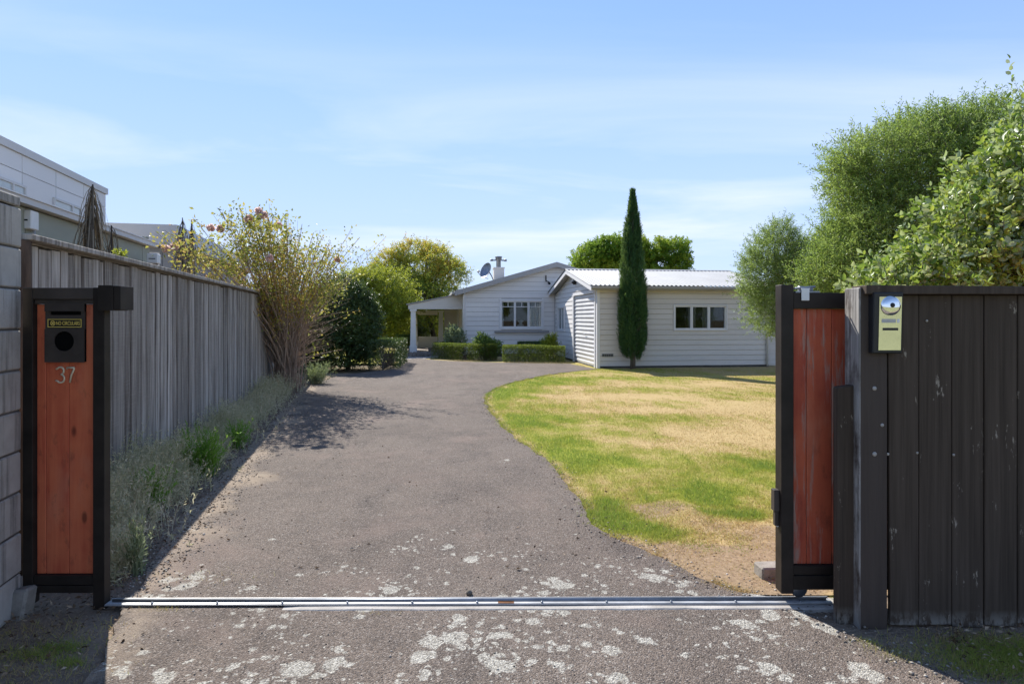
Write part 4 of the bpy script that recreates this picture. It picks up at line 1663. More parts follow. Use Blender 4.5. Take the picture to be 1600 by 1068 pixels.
# porch
pw = 2.05
px0 = -pw
pe = 1.96
b = MB()
b.hexa([(px0 - .12, .55, pe), (-.002, .55, he - .06), (-.002, HD, he - .06), (px0 - .12, HD, pe), (px0 - .12, .55, pe + .04), (-.002, .55, he - .02), (-.002, HD, he - .02), (px0 - .12, HD, pe + .04)])
b.build('porch_roof', M['roof_grey'], HO)
b = MB()   # infill under the roof edge
b.hexa([(px0 - .05, .60, 1.80), (-.03, .60, 1.80), (-.03, .66, 1.80), (px0 - .05, .66, 1.80), (px0 - .05, .60, pe - .003), (-.03, .60, he - .065), (-.03, .66, he - .065), (px0 - .05, .66, pe - .003)])
b.build('porch_fascia', M['wall_cream'], HO)
b = MB()
b.box((px0, .5, 0), (-.03, 5.2, .12))
b.build('porch_floor', M['stone'], HO)
for (x, y) in ((px0 + .14, .74), (px0 + .14, 4.9), (-.75, 4.9)):
    b = MB()
    b.box((x - .14, y - .14, .12), (x + .14, y + .14, .38))
    b.hexa([(x - .115, y - .115, .38), (x + .115, y - .115, .38), (x + .115, y + .115, .38), (x - .115, y + .115, .38), (x - .09, y - .09, 1.72), (x + .09, y - .09, 1.72), (x + .09, y + .09, 1.72), (x - .09, y + .09, 1.72)])
    b.box((x - .13, y - .13, 1.721), (x + .13, y + .13, 1.798))
    b.build('porch_column', M['trim_white'], HO)
b = MB()
b.box((px0, 4.86, 1.60), (-.9, 4.95, 1.80))
b.box((-.6, 4.87, .12), (-.03, 4.94, 1.9))
b.box((px0 + .28, 4.87, .12), (-.9, 4.93, .62))
b.build('porch_end_wall', M['wall_cream'], HO)
b = MB()
b.box((px0 + .28, .68, .12), (px0 + .50, .80, .16))
b.box((px0 - .1, .05, -.02), (px0 + .75, .498, .10))
b.build('porch_step', M['stone'], HO)
for i in range(6):
    b = MB()
    a = px0 - .15 + i * .14
    b.box((a, -.02 + .02 * (i % 2), .0), (a + .13, .12, .19 + .06 * (i % 3 == 0)))
    b.build('step_stone', M['stone'], HO, .02)

# satellite dish on the house roof
SD = empty('satellite_dish', at(768, 430, 26.0))
tag(SD, 'grey satellite dish on the house roof left of the chimney', 'satellite dish')
mt = Matrix.Translation((-.17, 0, .16)) @ Vector((-.74, -.58, .34)).to_track_quat('Z', 'Y').to_matrix().to_4x4()
b = MB()
prof = [(.001, -.001)] + [(.335 * k / 8, .10 * (k / 8) ** 2) for k in range(1, 9)] + [(.338, .105)] + [(.335 * k / 8, .10 * (k / 8) ** 2 - .012) for k in range(8, 0, -1)]
b.lathe(prof, 26, mt)
b.build('reflector', M['galv_dark'], SD)
b = MB()
b.tube([(.12, 0, -.30), (.0, 0, -.02), (-.12, 0, .17)], .022, 8)
b.build('mast', M['galv_dark'], SD)
b = MB()
b.tube([(-.14, 0, -.14), (-.40, -.20, -.06), (-.52, -.28, .08)], .012, 6)
arm_o = b.build('feed_arm', M['galv_dark'], SD)
b = MB()
b.lathe([(0, 0), (.045, 0), (.05, .10), (0, .11)], 10, Matrix.Translation((-.56, -.30, .11)) @ Matrix.Rotation(R(60), 4, 'Y'))
b.build('receiver', M['galv'], arm_o)

# ------------------------------------------------------------------ neighbour's buildings beyond the left fence
fdir = Vector((-.226, 1, 0)).normalized()          # along the boundary, away from the camera
fang = math.atan2(fdir.y, fdir.x)
NB = empty('neighbour_building', (-4.73, 0, 0), fang)   # local x runs along the boundary, local y to the left of it
tag(NB, 'white panelled modern building with olive lower storey above the left fence', 'building')
Lf = 1 / fdir.y
x_low_end = 13.85 * Lf
side = lambda u, n, z: (u, -n, z)
b = MB()
b.box((2, .02, 0), (x_low_end, 6, 2.98))
b.build('lower_wall', M['nb_olive'], NB)
u = 2.0
while u < x_low_end - .1:
    u1 = min(u + 2.35, x_low_end)
    for (za, zb) in ((.1, 2.97),):
        b = MB()
        b.box((u + .012, -.012, za), (u1 - .012, .018, zb))
        b.build('panel', M['nb_olive'], NB)
    u = u1
b = MB()
b.box((2, -.14, 2.99), (x_low_end + .12, 6, 3.075))
b.build('lower_fascia', M['nb_trim'], NB)
b = MB()
b.box((2, -.16, 3.077), (x_low_end + .14, 6, 3.095))
b.build('lower_capping', M['nb_white'], NB)
# upper storey, set back
back = (8.5 - 4.73) * math.cos(math.atan(.226))
x_up_end = 20.8 * Lf + (8.5 - 4.73) * math.sin(math.atan(.226))
b = MB()
b.box((2, back + .03, 3.05), (x_up_end, back + 6, 5.60))
b.build('upper_wall', M['nb_trim'], NB)
rows = [(3.10, 5.02), (5.04, 5.46)]
wins = [(14.5, 17.1), (18.55, 20.25)]
u = 16.99 - 1.75 * 8
while u < x_up_end - .05:
    u1 = min(u + 1.75, x_up_end)
    for (za, zb) in rows:
        b = MB()
        b.box((u + .015, back, za), (u1 - .015, back + .028, zb))
        b.build('panel', M['nb_white'], NB)
    u = u1
b = MB()
b.box((2, back - .05, 5.47), (x_up_end + .06, back + 6, 5.66))
b.build('parapet', M['nb_trim'], NB)
upat = lambda u, n, z: (u, back - n, z)
for a, c in wins:
    f = MB()
    for (p, q, s, t) in ((a, c, 4.66, 4.72), (a, c, 3.80, 3.86), (a, a + .06, 3.86, 4.66), (c - .06, c, 3.86, 4.66), (c - .62, c - .56, 3.86, 4.66)):
        f.box((p, back - .05, s), (q, back - .002, t))
    fo = f.build('window', M['nb_trim'], NB)
    p = MB()
    p.box((a + .06, back - .02, 3.86), (c - .06, back - .012, 4.66))
    t_ = p.build('pane', None, fo)
    t_.data.materials.append(M.setdefault('nb_pane', mat_plain('frosted_pane', (.42, .47, .49), .12, .5, var=.1)))

N2 = empty('neighbour_annexe', (-12.55, 24.0, 0), fang)
tag(N2, 'low grey annexe with pale flat roof beyond the white building', 'building')
b = MB()
b.box((0.02, 0, 0), (14, 4.5, 4.1))
b.build('wall', M['nb_grey'], N2)
for i in range(9):
    b = MB()
    b.box((-.01, .05 + i * .48, .1), (.018, .49 + i * .48, 4.08))
    b.build('panel', M['nb_grey'], N2)
b = MB()
b.hexa([(-.4, -.35, 4.12), (14.4, -.35, 4.12), (14.4, 5.0, 4.12), (-.4, 5.0, 4.12), (-.4, -.1, 4.9), (14.4, -.1, 4.9), (14.4, 5.0, 4.9), (-.4, 5.0, 4.9)])
b.build('roof', M['nb_roof'], N2)
for a in (.6, 1.9, 3.1):
    f = MB()
    f.box((-.06, a, 3.1), (-.012, a + 1.1, 3.9))
    fo = f.build('window', M['nb_trim'], N2)
    p = MB()
    p.box((-.075, a + .06, 3.16), (-.062, a + 1.04, 3.84))
    p.build('pane', M['black_plastic'], fo)
# meter and vent boxes on the olive wall
for (px, py, yy, w_, h_, lab) in ((44, 344, 8.9, .16, .26, 'white vent box on the olive wall next to the block wall'), (240, 404, 13.2, .20, .20, 'small white vent box beyond the fence near the annexe')):
    p = at(px, py, yy)
    vb = empty('vent_box', (p.x, p.y, p.z - h_ / 2), fang - R(90))
    tag(vb, lab, 'vent box', 'vent boxes on the neighbouring building')
    b = MB()
    b.box((-w_ / 2, -.1, 0), (w_ / 2, .12, h_))
    b.build('housing', M['white_plastic'], vb, .01)
    b = MB()
    b.box((-w_ / 2 + .04, -.106, h_ * .42), (w_ / 2 - .04, -.101, h_ * .50))
    b.build('slot', M['ink'], vb)
    b = MB()
    b.tube([(.05, .05, -.002), (.05, .05, -(p.z - h_ / 2))], .02, 6)
    b.build('conduit', M['trim_grey'], vb)
p = at(227, 372, 15.5)
b = MB()
b.lathe([(0, 0), (.055, 0), (.055, 3.37), (.075, 3.37), (.075, 3.42), (0, 3.43)], 10)
o = b.build('flue_pipe', M['nb_olive'], None)
o.location = (p.x, p.y, 0)
tag(o, 'thin green pipe standing in front of the annexe roof', 'pipe')
# distant terracotta roof seen over the end of the fence
NR = empty('distant_house', (at(395, 455, 32).x, 32, 0), .2)
tag(NR, 'distant house with an orange tiled roof over the fence end', 'house')
b = MB()
b.box((-1.6, 0, 0), (1.6, 5, 2.45))
b.build('wall', M['nb_trim'], NR)
b = MB()
b.hexa([(-1.9, -.3, 2.45), (1.9, -.3, 2.45), (1.9, 5.3, 2.45), (-1.9, 5.3, 2.45), (-.6, 2.2, 3.0), (.6, 2.2, 3.0), (.6, 2.8, 3.0), (-.6, 2.8, 3.0)])
b.build('roof', M['terracotta'], NR)

# ------------------------------------------------------------------ left boundary fence
FL = empty('timber_fence', (fence_x(3.7), 3.7, 0), fang)      # local x along the fence
tag(FL, 'long weathered grey timber paling fence along the left of the driveway', 'fence')
FLEN = (27 - 3.7) * Lf
FH = 1.90
u = .06
meshes = []
wid = [.092, .104, .118, .13, .145]
for w_ in wid:
    for k in range(2):
        b = MB()
        c = random.uniform(-.004, .004)
        b.hexa([(0, -.012, 0), (w_, -.012 + c, 0), (w_, .01 + c, 0), (0, .01, 0), (0.001, -.012, FH), (w_ - .001, -.012 - c, FH), (w_ - .001, .01 - c, FH), (.001, .01, FH)])
        o = b.build('plank', M['grey_wood'], FL)
        meshes.append((w_, o.data))
        bpy.data.objects.remove(o)
cnt = 0
while u < FLEN:
    w_, me = random.choice(meshes)
    o = bpy.data.objects.new('plank', me)
    COL.objects.link(o)
    o.parent = FL
    o.location = (u, random.uniform(-.009, .001), -.02 + random.uniform(-.012, .004))
    o.rotation_euler = (random.uniform(-.004, .004), random.uniform(-.0035, .0035), random.uniform(-.02, .02))
    u += w_ + random.choice((.004, .007, .010, .016))
    cnt += 1
b = MB()
b.box((-.04, -.075, FH), (FLEN, .075, FH + .035))
b.build('cap_rail', M['grey_wood'], FL, .004)
for zz in (.3, 1.0, 1.68):
    b = MB()
    b.box((0, .022, zz), (FLEN, .066, zz + .09))
    b.build('rail', M['grey_wood'], FL)
k = .03
while k < FLEN:
    b = MB()
    b.box((k, .067, -.2), (k + .1, .167, FH - .03))
    b.build('post', M['grey_wood'], FL)
    k += 1.9
b = MB()
b.box((.01, .0115, -.05), (FLEN, .0215, FH - .01))
b.build('gap_shade_sheet', M['bark_dead'], FL)  # added dark sheet that makes the gaps between planks read as shaded
b = MB()
b.tube([(-.03, -.01, -.1), (-.03, -.01, 1.0), (-.035, -.008, FH - .005)], [.062, .058, .055], 10)
rp = b.build('end_post', None, FL)
rp.data.materials.append(mat_bark('rough_end_post', (.035, .024, .018), (.17, .105, .065)))
rp['label'] = 'rough brown round post at the near end'

# ------------------------------------------------------------------ block wall at the left edge
BW = empty('block_wall', (-2.43, 3.17, 0), fang + math.pi)     # local x runs back towards the camera
tag(BW, 'grey concrete block wall at the left edge beside the letterbox panel', 'wall')
blk = {}


def block_mesh(l, h, w_=.19):
    key = (round(l, 3), h)
    if key not in blk:
        b = MB()
        b.box((0, 0, 0), (l, w_, h))
        o = b.build('block', M['block'], None, .006)
        blk[key] = o.data
        bpy.data.objects.remove(o)
    return blk[key]


WL = 1.99
for c in range(10):
    z = .0 + c * .2
    u = 0
    first = True
    while u < WL - .01:
        l = .19 if (c % 2 and first) else .39
        l = min(l, WL - u)
        first = False
        o = bpy.data.objects.new('block', block_mesh(l, .19))
        COL.objects.link(o)
        o.parent = BW
        # local y positive must point away from the driveway: local frame is turned by 180 degrees
        o.location = (u, -.0 + random.uniform(-.002, .002), z)
        u += l + .01
b = MB()
b.box((.006, .008, -.1), (WL - .006, .182, 1.99))
b.build('mortar', M['mortar'], BW)
for i in range(4):
    o = bpy.data.objects.new('cap_block', block_mesh(.49, .05, .19))
    COL.objects.link(o)
    o.parent = BW
    o.location = (i * .5 + .002, 0.002, 2.0)
for o in BW.children:       # the wall's body lies on the far side of the face towards the driveway
    o.location.y = -o.location.y
    o.scale.y = -1
# ------------------------------------------------------------------ letterbox panel (fixed leaf on the left)
LBY = 3.20
xl = lambda px: (px - 800) / 1000 * LBY
zl = lambda py: CAM_H - (py - 497) / 1000 * LBY
LB = empty('letterbox_panel', (xl(35), LBY, 0))
tag(LB, 'red timber panel in a black steel frame with letterbox and number', 'letterbox panel')
X0, X1 = 0.0, xl(163) - xl(35)
ZT, ZB = zl(449), zl(926)


def LBB(name, a, b_, m, parent=LB, bev=.002):
    q = MB()
    q.box(a, b_)
    return q.build(name, m, parent, bev)


LBB('post', (X0, 0, .02), (X0 + .050, .05, ZT), M['steel_black'])
LBB('post', (X1 - .058, 0, -.06), (X1, .05, ZT), M['steel_black'])
LBB('top_rail', (X0 + .0505, .001, ZT - .058), (X1 - .0585, .049, ZT - .001), M['steel_black_rail'])
LBB('bottom_rail', (X0 + .0505, .001, ZB - .0), (X1 - .0585, .049, ZB + .035), M['steel_black'])
LBB('bottom_rail', (X0 + .0505, .006, ZB + .037), (X1 - .0585, .049, ZB + .085), M['steel_black'])
LBB('head_plate', (X0 + .0505, .012, ZT - .082), (X1 - .0585, .046, ZT - .059), M['steel_black_rail'])
pxs = [X0 + .0505, X0 + .098, X0 + .213, X1 - .0585]
for a, c in zip(pxs[:-1], pxs[1:]):
    LBB('plank', (a + .001, .028, ZB + .086), (c - .001, .046, ZT - .084), M['red_wood'], bev=.003)
# the letterbox plate: a real sheet with a slot and a round hole cut in it
pa, pc = xl(68) - xl(35), xl(130) - xl(35)
pz0, pz1 = zl(566), zl(474)
hc = (xl(98.5) - xl(35), zl(533))
hr = .050
bm = bmesh.new()
N_ = 28
ring = [bm.verts.new((hc[0] + hr * math.cos(2 * math.pi * k / N_), .012, hc[1] + hr * math.sin(2 * math.pi * k / N_))) for k in range(N_)]
zs0 = zl(514)
sq = []
for k in range(N_):      # matching outer ring on the rectangle pa..pc, pz0..zs0
    t = 2 * math.pi * k / N_
    dx, dz = math.cos(t), math.sin(t)
    s = min(((pc - hc[0]) if dx > 0 else (hc[0] - pa)) / max(abs(dx), 1e-6), ((zs0 - hc[1]) if dz > 0 else (hc[1] - pz0)) / max(abs(dz), 1e-6))
    sq.append(bm.verts.new((hc[0] + dx * s, .012, hc[1] + dz * s)))
for k in range(N_):
    bm.faces.new((ring[k], ring[(k + 1) % N_], sq[(k + 1) % N_], sq[k]))
cor = {}
for (x, z_) in ((pa, pz0), (pc, pz0), (pc, zs0), (pa, zs0)):
    cor[(x, z_)] = bm.verts.new((x, .012, z_))
    k = min(range(N_), key=lambda q: (sq[q].co - Vector((x, .012, z_))).length)
    best = min(((q, (q + 1) % N_) for q in range(N_)), key=lambda ab: (sq[ab[0]].co - Vector((x, .012, z_))).length + (sq[ab[1]].co - Vector((x, .012, z_))).length)
    bm.faces.new((sq[best[0]], sq[best[1]], cor[(x, z_)]))
s0, s1, sz0, sz1 = xl(76) - xl(35), xl(124) - xl(35), zl(492), zl(486.5)


def quad(x0, x1, z0, z1):
    bm.faces.new([bm.verts.new((x, .012, z_)) for x, z_ in ((x0, z0), (x1, z0), (x1, z1), (x0, z1))])


quad(pa, pc, zs0, sz0)
quad(pa, s0, sz0, sz1)
quad(s1, pc, sz0, sz1)
quad(pa, pc, sz1, pz1)
bmesh.ops.recalc_face_normals(bm, faces=bm.faces[:])
bmesh.ops.solidify(bm, geom=bm.faces[:], thickness=.006)
me = bpy.data.meshes.new('letterbox')
bm.to_mesh(me)
bm.free()
lbx = link('letterbox', me, M['steel_black_rail'], LB)
b = MB()
b.box((pa + .004, .052, pz0 + .004), (pc - .004, .15, pz1 - .004))
b.build('box_body', M['steel_black'], lbx)
b = MB()
b.box((pa + .002, .0201, pz0 + .002), (pc - .002, .0275, pz1 - .002))
b.build('inside', M['hole'], lbx)
b = MB()
b.hexa([(s0, .004, sz1 + .001), (s1, .004, sz1 + .001), (s1, .0115, sz1 + .004), (s0, .0115, sz1 + .004), (s0, .006, sz1 + .003), (s1, .006, sz1 + .003), (s1, .0115, sz1 + .007), (s0, .0115, sz1 + .007)])
b.build('slot_lip', M['steel_black'], lbx)


def text_mesh(txt, size, ext=.0015):
    c = bpy.data.curves.new('lettering', 'FONT')
    c.body = txt
    c.size = size
    c.extrude = ext
    c.align_x = 'CENTER'
    c.align_y = 'CENTER'
    o = bpy.data.objects.new('lettering', c)
    COL.objects.link(o)
    bpy.context.view_layer.update()
    me = bpy.data.meshes.new_from_object(o.evaluated_get(bpy.context.evaluated_depsgraph_get()))
    bpy.data.objects.remove(o)
    return me


def text_obj(name, txt, w, h, loc, mat, parent, bold=0.0):
    me = text_mesh(txt, 1.0, .02)
    co = np.array([v.co[:] for v in me.vertices])
    mn, mx_ = co.min(0), co.max(0)
    for v in me.vertices:
        v.co.x = (v.co.x - (mn[0] + mx_[0]) / 2) / (mx_[0] - mn[0]) * w
        v.co.y = (v.co.y - (mn[1] + mx_[1]) / 2) / (mx_[1] - mn[1]) * h
        v.co.z *= .03
    o = link(name, me, mat, parent)
    o.location = loc
    o.rotation_euler = (R(90), 0, 0)
    return o


# sticker
ta, tc_ = xl(72) - xl(35), xl(125.5) - xl(35)
tz0, tz1 = zl(511.5), zl(498)
q = MB()
q.box((ta, .0102, tz0), (tc_, .0118, tz1))
stk = q.build('sticker', M['ink'], LB)
stk['label'] = 'black and yellow NO CIRCULARS sticker under the letter slot'
q = MB()
bw_ = .0030
q.box((ta + .001, .0090, tz0 + .001), (tc_ - .001, .0101, tz0 + .001 + bw_))
q.box((ta + .001, .0090, tz1 - .001 - bw_), (tc_ - .001, .0101, tz1 - .001))
q.box((ta + .001, .0090, tz0 + .001 + bw_), (ta + .001 + bw_, .0101, tz1 - .001 - bw_))
q.box((tc_ - .001 - bw_, .0090, tz0 + .001 + bw_), (tc_ - .001, .0101, tz1 - .001 - bw_))
q.build('border', M['yellow'], stk)
text_obj('lettering', 'NO CIRCULARS', (tc_ - ta) * .69, .019, (ta + (tc_ - ta) * .60, .0094, (tz0 + tz1) / 2), M['yellow'], stk)
q = MB()
ec = (ta + .0265, (tz0 + tz1) / 2)
vs_, fs = [], []
for k in range(20):
    t = 2 * math.pi * k / 20
    for rr_ in (.0095, .0125):
        vs_ += [(ec[0] + rr_ * math.cos(t), .0092, ec[1] + rr_ * math.sin(t))]
for k in range(20):
    a, c = k * 2, ((k + 1) % 20) * 2
    fs.append((a, a + 1, c + 1, c))
q.add(vs_, fs)
for s in (-1, 1):
    q.add([(ec[0] - .0078, .0091, ec[1] - s * .0058), (ec[0] - .0058, .0091, ec[1] - s * .0078), (ec[0] + .0078, .0091, ec[1] + s * .0058), (ec[0] + .0058, .0091, ec[1] + s * .0078)], [(0, 1, 2, 3)])
q.box((ec[0] - .005, .0088, ec[1] - .0035), (ec[0] + .005, .00905, ec[1] + .0035))
q.build('emblem', M['yellow'], stk)
# brass numerals, built as bent round bars
zc_, hh = zl(586), .078


def numeral(name, pts, off):
    q = MB()
    q.tube([(off + p[0] * .042, .0235, zc_ + (p[1] - .5) * hh) for p in pts], .0046, 7)
    return q.build(name, M['brass'], LB)


three = [(-.45, .86)] + [(.05 + .42 * math.cos(t), .76 + .24 * math.sin(t)) for t in np.linspace(2.3, -1.35, 12)] + [(.08 + .46 * math.cos(t), .26 + .26 * math.sin(t)) for t in np.linspace(1.45, -2.5, 14)] + [(-.5, .13)]
numeral('numeral', [(p[0], p[1]) for p in three], xl(88.5) - xl(35))
numeral('numeral', [(-.42, .86), (-.42, .97), (.48, .97), (.45, .90), (.1, .45), (-.05, .0)], xl(105) - xl(35))
# gate catch
q = MB()
cxa, cxb = xl(160) - xl(35), xl(194) - xl(35)
cz0, cz1 = zl(485), zl(446)
q.box((cxa, -.035, cz0), (cxb - .042, -.001, cz1))
q.box((cxb - .041, -.035, cz0), (cxb - .035, .088, cz1))
q.box((X1 + .001, .0, cz0), (cxb - .042, .088, cz0 + .006))
q.box((cxb - .034, -.030, cz0 + .003), (cxb, .08, cz1 - .004))
q.build('gate_catch', M['steel_black'], LB, .001)

# concrete offcut at the foot of the block wall
x, y = G(14, 968)
q = MB()
q.hexa([(-.05, -.05, -.03), (.045, -.06, -.03), (.055, .05, -.03), (-.045, .06, -.03), (-.035, -.035, .125), (.05, -.05, .14), (.06, .045, .135), (-.03, .05, .12)])
o = q.build('concrete_offcut', M['offcut'], None, .012)
o.location = (x, y + .05, 0)
o.rotation_euler = (R(-4), R(5), R(14))
tag(o, 'rough concrete offcut standing at the foot of the block wall', 'concrete block')

# ------------------------------------------------------------------ gate track across the driveway
ty0, ty1 = 3.155, 3.295
GT = empty('gate_track', (-2.05, 3.22, -.008), R(.35))
tag(GT, 'steel gate track on a concrete strip across the driveway', 'gate track')
q = MB()
n_ = 60
L_ = 3.72
vs_, fs = [], []
for i in range(n_ + 1):
    x = L_ * i / n_
    e0 = -.082 + .008 * mnoise.noise(Vector((x * 4, 0, 0))) + .004 * mnoise.noise(Vector((x * 17, 2, 0)))
    e1 = .055 + .012 * mnoise.noise(Vector((x * 3, 5, 0))) + .006 * mnoise.noise(Vector((x * 15, 7, 0)))
    zt = -.022 + .046 * min(1, x / .4) * min(1, x) + .002 * mnoise.noise(Vector((x * 2, 9, 0)))
    vs_ += [(x, e0, -.03), (x, e0 + .004, zt - .006), (x, e0 + .012, zt), (x, e1 - .012, zt), (x, e1, -.03)]
for i in range(n_):
    a = i * 5
    for k in range(4):
        fs.append((a + k, a + k + 5, a + k + 6, a + k + 1))
fs += [(0, 1, 2, 3, 4), tuple(n_ * 5 + k for k in (4, 3, 2, 1, 0))]
q.add(vs_, fs)
q.build('concrete_strip', M['concrete'], GT)
q = MB()
q.box((.02, -.030, .027), (3.66, .024, .0335))
q.build('track_plate', M['galv'], GT)
q = MB()
q.tube([(.04, .004, .036), (3.64, .004, .036)], .009, 8)
q.build('running_rail', M['galv_dark'], GT)
q = MB()
q.box((.02, .0245, .027), (3.66, .029, .040))
q.box((.02, -.0305, .027), (3.66, -.034, .030))
q.build('track_lip', M['galv'], GT)
for i in range(11):
    q = MB()
    q.lathe([(.0001, .041), (.004, .0405), (.006, .038), (.006, .033)], 8, Matrix.Translation((.25 + i * .325, -.021, 0)))
    q.build('bolt', M['galv_dark'], GT)
q = MB()
q.box((1.98, -.0295, .0337), (2.06, .0235, .0343))
q.build('rust_patch', M['rust'], GT)
x, y = G(733, 933)
q = MB()
q.lathe([(0.0001, .0), (.016, .002), (.017, .012), (.009, .022), (.0001, .023)], 7)
o = q.build('stone', M['offcut'], None)
o.location = (x, y + .01, .012)
tag(o, 'small grey stone lying against the gate track on the driveway', 'stone')

# ------------------------------------------------------------------ sliding gate on the right
SGY = 3.22
sx = lambda px, y=SGY: (px - 800) / 1000 * y
sz = lambda py, y=SGY: CAM_H - (py - 497) / 1000 * y
SG = empty('sliding_gate', (sx(1221), SGY, 0))
tag(SG, 'sliding gate of red planks in a black steel frame, mostly behind the dark fence', 'gate')


def SGB(name, a, b_, m, bev=.002):
    q = MB()
    q.box(a, b_)
    return q.build(name, m, SG, bev)


gz0, gz1 = sz(921), sz(457)
gl_ = 3.4
SGB('stile', (0, 0, gz0 - .02), (.062, .075, gz1 + .04), M['steel_black'])
SGB('stile', (gl_ - .06, 0, gz0), (gl_, .075, gz1), M['steel_black'])
SGB('top_rail', (.0625, .001, gz1 - .08), (gl_ - .0605, .074, gz1), M['steel_black'])
SGB('bottom_rail', (.0625, .001, gz0), (gl_ - .0605, .074, gz0 + .07), M['steel_black'])
SGB('bottom_rail', (.0625, .008, gz0 + .072), (gl_ - .0605, .074, gz0 + .118), M['steel_black'])
u = .0628
ws = [.078, .128, .115, .12]
i = 0
while u < gl_ - .08:
    w_ = min(ws[min(i, 3)], gl_ - .0608 - u)
    SGB('plank', (u + .0012, .03, gz0 + .119), (u + w_ - .0012, .052, gz1 - .081), M['red_wood_worn'], .003)
    u += w_
    i += 1
q = MB()
for a in (.10, 3.2):
    q.lathe([(.0, -.012), (.042, -.012), (.042, -.006), (.034, 0), (.042, .006), (.042, .012), (0, .012)], 16, Matrix.Translation((a, .037, gz0 - .006 - .0)) @ Matrix.Rotation(R(90), 4, 'X'))
q.build('wheel', M['galv_dark'], SG)
q = MB()   # latch plate on the leading edge
q.box((-.028, .02, sz(800)), (-.001, .06, sz(767)))
q.box((-.020, .03, sz(824)), (-.001, .055, sz(801)))
q.build('latch', M['steel_black_rail'], SG, .001)
q = MB()   # white ground tag on the leading edge below
q.box((-.010, .035, sz(826)), (-.0005, .05, sz(806)))
q.build('striker', M['white_plastic'], SG)
# guide roller and white tag on the top rail
GG = empty('gate_guide', (sx(1262), SGY + .03, gz1))
tag(GG, 'small steel guide bracket with a white tag on the sliding gate top', 'bracket')
q = MB()
q.box((-.06, -.03, .0), (.06, .03, .008))
q.tube([(-.02, 0, .008), (-.02, 0, .034)], .016, 10)
q.tube([(.03, 0, .008), (.03, 0, .026)], .010, 8)
q.tube([(-.07, -.02, .020), (.04, -.025, .030)], .006, 6)
q.build('roller', M['galv_dark'], GG)
q = MB()
q.box((-.034, -.038, -.040), (.006, -.0325, .022))
q.build('tag', M['white_plastic'], GG, .002)
# concrete pad behind the gate end
x, y = G(1200, 900)
q = MB()
q.box((-.02, -.05, -.03), (.30, .06, .065))
o = q.build('concrete_pad', M['offcut'], None, .008)
o.location = (x - .035, y, 0)
o.rotation_euler = (0, 0, R(4))
tag(o, 'low concrete block lying on the dirt behind the sliding gate end', 'concrete block')

# ------------------------------------------------------------------ dark fence on the right
RFY = 3.0
RF = empty('dark_fence', ((1382 - 800) / 1000 * RFY, RFY, 0))
tag(RF, 'dark stained plank fence on the right in front of the sliding gate', 'fence')
rx = lambda px: (px - 1382) / 1000 * RFY
rz = lambda py: CAM_H - (py - 497) / 1000 * RFY
edges = [1385, 1436, 1488, 1538, 1590, 1642, 1693, 1745, 1797, 1849, 1900, 1952, 2004, 2056, 2108]
for i, (a, c) in enumerate(zip(edges[:-1], edges[1:])):
    q = MB()
    g1_, g2_ = random.uniform(.0012, .003), random.uniform(.0012, .003)
    zb0 = .012 + random.uniform(-.008, .010)
    zb1 = zb0 + random.uniform(-.006, .006)
    d_ = random.uniform(-.003, .003)
    if i == 0:
        g1_ = .006
    q.hexa([(rx(a) + g1_ + (.012 if i == 0 else 0), d_, zb0), (rx(c) - g2_, d_, zb1), (rx(c) - g2_, d_ + .022, zb1), (rx(a) + g1_ + (.012 if i == 0 else 0), d_ + .022, zb0),
            (rx(a) + g1_, d_, rz(461)), (rx(c) - g2_, d_, rz(461)), (rx(c) - g2_, d_ + .022, rz(461)), (rx(a) + g1_, d_ + .022, rz(461))])
    q.build('plank', M['dark_paint'], RF, .0025)
q = MB()
q.hexa([(rx(1346), -.045, rz(460)), (rx(2110), -.045, rz(460)), (rx(2110), .09, rz(460)), (rx(1346), .09, rz(460)), (rx(1346), -.045, rz(446)), (rx(2110), -.045, rz(452)), (rx(2110), .09, rz(452)), (rx(1346), .09, rz(446))])
q.build('cap_rail', M['dark_paint'], RF, .003)
for zz in (.25, .85, 1.4):
    q = MB()
    q.box((rx(1386), .027, zz), (rx(2108), .07, zz + .09))
    q.build('rail', M['dark_paint'], RF)
q = MB()
q.box((rx(1341), -.012, -.15), (rx(1384.5), .125, rz(449)))
po = q.build('corner_post', M['post_worn'], RF, .005)
po['label'] = 'worn post whose driveway side has lost its stain'
for (px, py, s) in ((1364, 606, .010), (1364, 708, .0105), (1376, 663, .008), (1387, 709, .007), (1433, 707, .006), (1490, 710, .006), (1448, 501, .006)):
    q = MB()
    q.lathe([(.0001, -.0005), (s, -.001), (s, -.004), (.0001, -.005)], 10, Matrix.Translation((rx(px), -.0105 if px < 1380 else .002, rz(py))) @ Matrix.Rotation(R(-90), 4, 'X'))
    q.build('nail_head', M['concrete'], RF)
# dark steel guide post beside the corner post
GP = MB()
w0, w1 = (1306 - 800) / 1000 * 3.06, (1338 - 800) / 1000 * 3.06
zt = CAM_H - (600 - 497) / 1000 * 3.06
GP.hexa([(w0, 3.04, -.1), (w1, 3.04, -.1), (w1, 3.09, -.1), (w0, 3.09, -.1), (w0, 3.04, zt - .012), (w1, 3.04, zt), (w1, 3.09, zt), (w0, 3.09, zt - .012)])
gp_ = GP.build('guide_post', M['dark_paint'], None, .006)
tag(gp_, 'short dark post between the sliding gate and the worn corner post', 'post')

